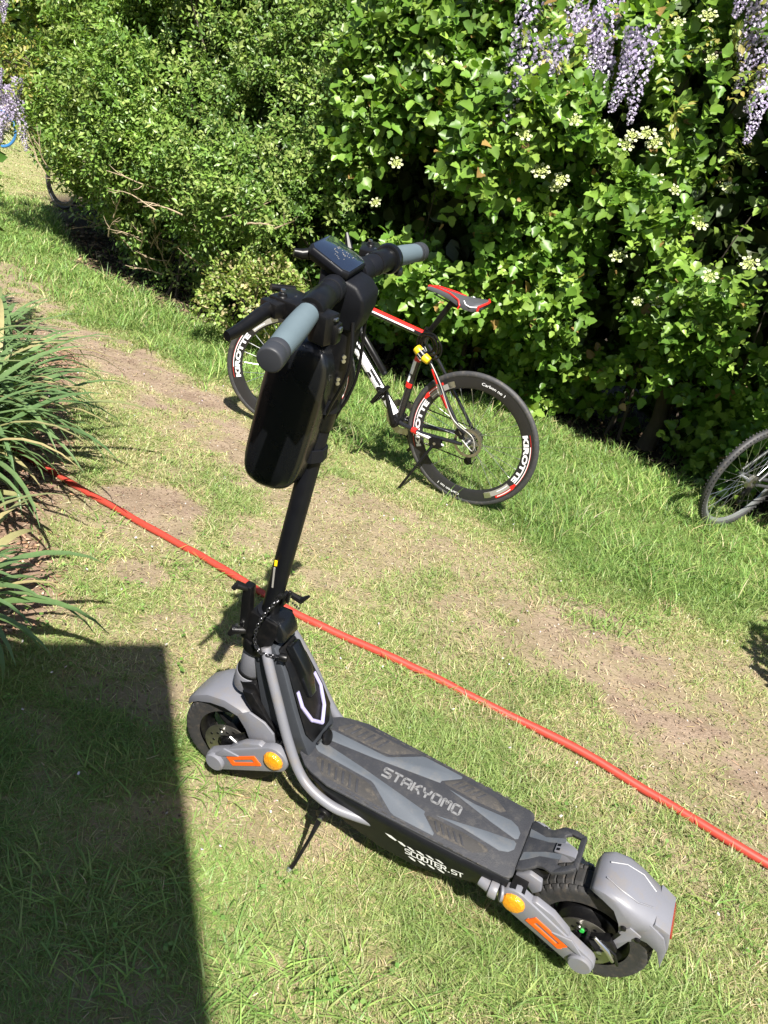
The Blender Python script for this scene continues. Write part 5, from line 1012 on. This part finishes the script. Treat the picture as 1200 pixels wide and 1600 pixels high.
        kk.build('kickstand', M['black'], root, bevel=.001)
        B().disc((xr-.150, .078, .292), (0, 1, 0), .007, .004, 10).build('kickstand_bolt', M['silver'], root)
    return root
BM = vehicle_matrix(-.6465, 4.0139, R(-21.29), R(9.96), .004)
CB = dict(frame=M['bframe'], rim=M['rim'], tyre=M['btyre'], deep=.058, fdec=178, rdec=8)
bicycle('bicycle', 'black, red and white bicycle on its kickstand in front of the hedge, behind the scooter', BM, CB, R(-25.5))
pu = empty('hand_pump', mat=BM); tag(pu, 'black mini pump clipped along the bicycle down tube', 'pump')
B().tube([(.375, .0, .672), (.535, .0, .515)], .017, 14).build('barrel', M['black'], pu, bevel=.003)
B().tube([(.362, 0, .685), (.378, 0, .669)], .022, 12).tube([(.53, 0, .52), (.545, 0, .505)], .014, 12).build('pump_head', M['matte'], pu, bevel=.003)
B().tube([(.365, .012, .70), (.36, .02, .655)], .014, 10).build('bracket', M['black'], pu, bevel=.002)
ck = empty('cable_lock', mat=BM); tag(ck, 'coiled black cable lock with yellow number barrel below the bicycle saddle', 'lock')
for i in range(5):
    a0 = i*.35; B().tube([(.757+.010*i-.02+(.044+.003*i)*math.cos(t), .035+.012*math.sin(t*1+a0)+.004*i, .735+.012*(i % 2)+(.046+.002*i)*math.sin(t)) for t in np.linspace(0, 2*math.pi, 26)], .0042, 8).build('cable_loop', M['black'], ck)
B().tube([(.703, .055, .712), (.728, .058, .697)], [.020, .023], 14).tube([(.750, .060, .684), (.783, .062, .672)], [.022, .018], 14).build('yellow_cap', M['yellow'], ck, bevel=.003)
B().tube([(.728, .058, .697), (.750, .060, .684)], .0235, 16).build('number_barrel', M['black'], ck)
b = B()
for i in range(4):
    for j in range(8): a = j*.785; p = Vector((.730+.0055*i, .0582+.0006*i, .696-.0035*i)); b.box(p+Vector((.4*.0242*math.cos(a)*.5, math.sin(a)*.0238, math.cos(a)*.0238)), (.003, .003, .003))
b.build('number_marks', M['white'], ck)
# the other bicycles
C2 = dict(frame=pmat('dark_grey_paint', (.05, .052, .055), .4), rim=pmat('alloy_rim', (.32, .33, .34), .35, .6), tyre=M['btyre'], deep=.022, knob=True, spokes=32)
bx2, by2 = 1.904+1.052*.794, 4.35+1.052*.608
bicycle('bicycle', 'dark bicycle with knobbly tyre and alloy rim half hidden in shade at the right edge', vehicle_matrix(bx2, by2, R(-142.57), R(-9.6), .004), C2, 0, False, tyre_w=.021, Rw=.335)
C3 = dict(frame=pmat('pale_frame_paint', (.55, .56, .58), .4), rim=M['blue'], tyre=M['blue'], deep=.02, spokes=24, spokem=M['white'])
bicycle('bicycle', 'far bicycle with blue tyres standing on the distant lawn at the left edge', vehicle_matrix(-9.20-1.052, 15.9, R(0), R(4), 0), C3, 0, False, tyre_w=.022)
C4 = dict(frame=M['bframe'], rim=M['black'], tyre=M['btyre'], deep=.05, spokes=20, spokem=M['white'])
bicycle('bicycle', 'black bicycle half swallowed by the left end of the hedge', vehicle_matrix(-4.92, 9.95, R(-28), R(3), 0), C4, 0, False, tyre_w=.020)

# ------------------------------------------------------------------ garden hose
hp = [(-2.6, 3.4), (-2.0, 3.1), (-1.5, 2.82), (-1.265, 2.712), (-1.075, 2.613), (-.764, 2.465), (-.56, 2.37), (-.374, 2.276), (-.235, 2.2), (-.05, 2.135), (.343, 2.018), (.648, 1.915), (.918, 1.775), (1.235, 1.60), (1.6, 1.42), (2.2, 1.25), (3.0, 1.2)]
pts = spline([(x, y, 0) for x, y in hp], 9); pts = [(p[0]+.004*math.sin(p[0]*9), p[1]+.003*math.sin(p[0]*7+1), float(hgt(p[0], p[1]))+.0145+.002*math.sin(p[0]*11)) for p in pts]
ho = B().tube(pts, [.0130+.0003*math.sin(i*.9) for i in range(len(pts))], 16).build('garden_hose', M['hose'], mirror=False); tag(ho, 'red garden hose running across the lawn behind the scooter', 'hose')

# ------------------------------------------------------------------ strap leaved clumps on the left
def strap_mesh(seed, bend):
    r = random.Random(seed); n = 11; V = []; F = []; kink = r.uniform(-.08, .08)
    a = 0.; x = z = 0.; wmax = .016
    for i in range(n+1):
        t = i/n; wv = wmax*(.62+.38*math.sin(min(1, t*1.6)*math.pi/2))*(1-t**2.6)**.8+.0006; y = kink*t*t
        fold = .35*wv
        V += [(x, y-wv, z+fold), (x, y, z), (x, y+wv, z+fold)]
        ang = R(86)-bend*(t**1.35); x += math.cos(ang)/n; z += math.sin(ang)/n
    for i in range(n): F += [(3*i, 3*i+1, 3*i+4, 3*i+3), (3*i+1, 3*i+2, 3*i+5, 3*i+4)]
    return mesh_raw('leaf', np.array(V), np.concatenate(F), np.full(len(F), 4), M['strap'], None, True)
SMs = [strap_mesh(i, bnd) for i, bnd in enumerate((1.9, 2.2, 2.5, 2.8, 2.3, 1.7))]
def strap_clump(label, cx, cy, n, L0, spread, seed, azc=None, azs=3.2):
    r = random.Random(seed); root = empty('strap_leaf_plant', (cx, cy, 0)); tag(root, label, 'plant', 'strap leaved clumps in the left bed')
    for i in range(n):
        rr = spread*math.sqrt(r.random()); a = r.uniform(0, 6.283); az = (r.uniform(-math.pi, math.pi) if azc is None else R(azc)+r.gauss(0, azs)); L_ = L0*r.uniform(.6, 1.2)
        o = link('leaf', SMs[r.randrange(6)], root); o.location = (rr*math.cos(a), rr*math.sin(a), -.01); o.rotation_euler = (r.gauss(0, .12), r.gauss(0, .22), az); o.scale = (L_, r.uniform(.6, 1.05), L_)
    return root
strap_clump('tall green strap leaved clump at the left edge, furthest back', -2.06, 3.40, 150, .55, .18, 1)
strap_clump('biggest green strap leaved clump at the left edge beside the worn path', -1.84, 2.92, 340, .68, .22, 2)
strap_clump('green strap leaved clump arching over the end of the red hose', -1.62, 2.54, 340, .70, .18, 3)
strap_clump('strap leaved clump over the wood chips, nearest of the sunlit ones', -1.50, 2.18, 200, .66, .14, 5)
strap_clump('strap leaved clump in the building shadow at the left edge', -1.06, 1.60, 110, .50, .08, 4)
b = B(); 
n = 1500; X = rng.uniform(-1.5, 2.2, n); Y = rng.uniform(.85, 3.6, n); k = (fbm(X, Y, 0, 2.5, 91, 2) > .54) & (soil_f(X, Y) < .4); X, Y = X[k], Y[k]; X = np.concatenate([X+rng.normal(0, .006, len(X)) for _ in range(3)]); Y = np.concatenate([Y+rng.normal(0, .006, len(Y)) for _ in range(3)]); n = len(X)
Nn = norm(np.stack([rng.normal(0, .3, n), rng.normal(0, .3, n), np.ones(n)], -1)); D = norm(np.cross(Nn, rng.normal(0, 1, (n, 3)))); S = np.cross(D, Nn)
tag(scatter('clover', OV*np.array([1.5, 1, 1]), OF, np.stack([X, Y, hgt(X, Y)+rng.uniform(.012, .03, n)], -1), S, D, Nn, rng.uniform(.007, .013, n), palette(n, [(.13, .24, .05), (.18, .29, .08)], [.6, .4]), M['grass']), 'small clover leaves mixed into the grass', 'clover', kind='stuff')
# ------------------------------------------------------------------ the house behind the camera whose shadow lies on the lawn
ea = Vector((.908, .418, 0)).normalized(); eb = Vector((.418, -.908, 0)).normalized(); HH = 2.75
c0 = Vector((-.512+SUN.x/SUN.z*HH, 1.862+SUN.y/SUN.z*HH, 0))
house = empty('house', (c0.x, c0.y, 0)); tag(house, 'brown sided flat roofed house behind the viewer, throwing its shadow on the lawn', 'house')
def hb(u0, u1, v0, v1, z0, z1): 
    P = [c0-c0*1+ea*(-u)+eb*v+Vector((0, 0, z)) for u in (u0, u1) for v in (v0, v1) for z in (z0, z1)]; return P, [(0, 1, 3, 2), (4, 6, 7, 5), (0, 4, 5, 1), (2, 3, 7, 6), (0, 2, 6, 4), (1, 5, 7, 3)]
B().add(*hb(.25, 7, .25, 6, 0, HH-.16)).build('wall', M['siding'], house, mirror=False)
B().add(*hb(0, 7.2, 0, 6.2, HH-.15, HH)).build('roof', M['shingle'], house, mirror=False)
for k in range(10): B().add(*hb(.22, 7, .235, .25, .1+k*.25, .32+k*.25)).build('siding_board', M['siding'], house, mirror=False, bevel=.004)
for u in (1.2, 3.8):
    wn = B().add(*hb(u, u+1.1, .215, .25, .9, 2.1)).build('window', M['siding'], house, mirror=False); B().add(*hb(u+.07, u+1.03, .205, .22, .97, 2.03)).build('pane', M['screen'], wn, mirror=False)
# ------------------------------------------------------------------ feathery bush, added shadow and sky blocking bushes, and trees beyond the far lawn
def bush(name, label, cat, x, y, rx, z0, z1, n, seed, lsz, cols, trunk=0., group=None):
    r = np.random.default_rng(seed); root = empty(name, (x, y, 0)); tag(root, label, cat, group)
    d = norm(r.normal(0, 1, (n, 3))); rad = r.uniform(0, 1, n)**.28; cz = (z0+z1)/2; hz = (z1-z0)/2
    lump = .72+.55*fbm(d[:, 0], d[:, 1], d[:, 2], 2.1, seed, 2)
    P = d*rad[:, None]*lump[:, None]*np.array([rx, rx, hz])+np.array([0, 0, cz]); g = fbm(P[:, 0], P[:, 1], P[:, 2], 2.6/rx**.5, seed+3, 2); k = g > .42; P, d = P[k], d[k]; n = len(P)
    dr = norm(d+r.normal(0, .7, (n, 3))); nn = norm(d*.6+np.array([0, 0, .6])+r.normal(0, .5, (n, 3))); nn = norm(nn-dr*np.sum(nn*dr, 1, keepdims=True))
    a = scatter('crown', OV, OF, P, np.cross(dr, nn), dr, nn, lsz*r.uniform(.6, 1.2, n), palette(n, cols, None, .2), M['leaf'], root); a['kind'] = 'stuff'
    tb = B(); h_ = cz if trunk else cz
    tb.tube([(0, 0, 0), (.05*rx, 0, h_*.5), (.0, .05*rx, h_*1.1)], [max(.03, trunk), max(.025, trunk*.8), max(.015, trunk*.5)], 9)
    for i in range(5): an = i*1.26; tb.tube([(0, 0, h_*.6), (rx*.3*math.cos(an), rx*.3*math.sin(an), h_*.95), (rx*.6*math.cos(an), rx*.6*math.sin(an), h_*1.3)], [max(.015, trunk*.5), .01+trunk*.3, .006], 6)
    tb.build('trunk', M['bark'], root, mirror=False); return root
GC = [(.07, .14, .025), (.10, .18, .03), (.055, .10, .022), (.15, .21, .05)]
bush('shadow_caster_bush', 'unseen bush added outside the left edge to cast a shadow', 'bush', -2.80, 3.88, .50, .1, 1.30, 7000, 1, .06, GC, group='unseen shadow casting bushes')  # made-up bush out of view, throws the shadow at left
bush('shadow_caster_bush', 'unseen bush added outside the right edge to cast a shadow', 'bush', 2.33, 2.12, .60, .1, 1.15, 7000, 2, .06, GC, group='unseen shadow casting bushes')  # made-up bush out of view, throws the shadow at right
bush('feathery_bush', 'low feathery yellow green bush at the hedge foot, behind the scooter brake lever', 'bush', -1.28, 5.42, .40, .05, .72, 9000, 8, .034, [(.22, .30, .07), (.28, .34, .10), (.16, .24, .05), (.38, .34, .18)])
for i, (x, y, rx, h_) in enumerate([(2.6, 7.2, 1.7, 4.0), (.2, 8.2, 1.8, 4.0), (4.3, 5.4, 1.6, 3.8)]):
    bush('sky_block_shrub', ['sky blocking shrub added behind the right half of the hedge', 'sky blocking shrub added behind the middle of the hedge', 'sky blocking shrub added behind the far right end of the hedge'][i], 'shrub', x, y, rx, .1, h_, 7500, 60+i, .22, [(.06, .10, .02), (.045, .08, .02)], .05)  # added behind the hedge to close sky gaps and block skylight
for i, (x, y, rx, h_) in enumerate([(-16, 26, 3.2, 7), (-12.6, 29, 3.4, 8), (-19.5, 31, 4, 9), (-23, 27, 3.4, 7.5), (-10, 33, 3.6, 8.5), (-15.5, 36, 4.2, 10)]):
    bush('tree', ['broad leafy tree beyond the far bicycle', 'tall leafy tree left of the hedge end, far behind', 'wide tree furthest left beyond the lawn', 'lowest tree at the far left edge', 'tree rising right behind the end of the hedge', 'tallest tree in the far background'][i], 'tree', x, y, rx, .6 if i < 4 else 1.2, h_, 9000, 40+i, .42, GC, .22, 'trees beyond the far lawn')
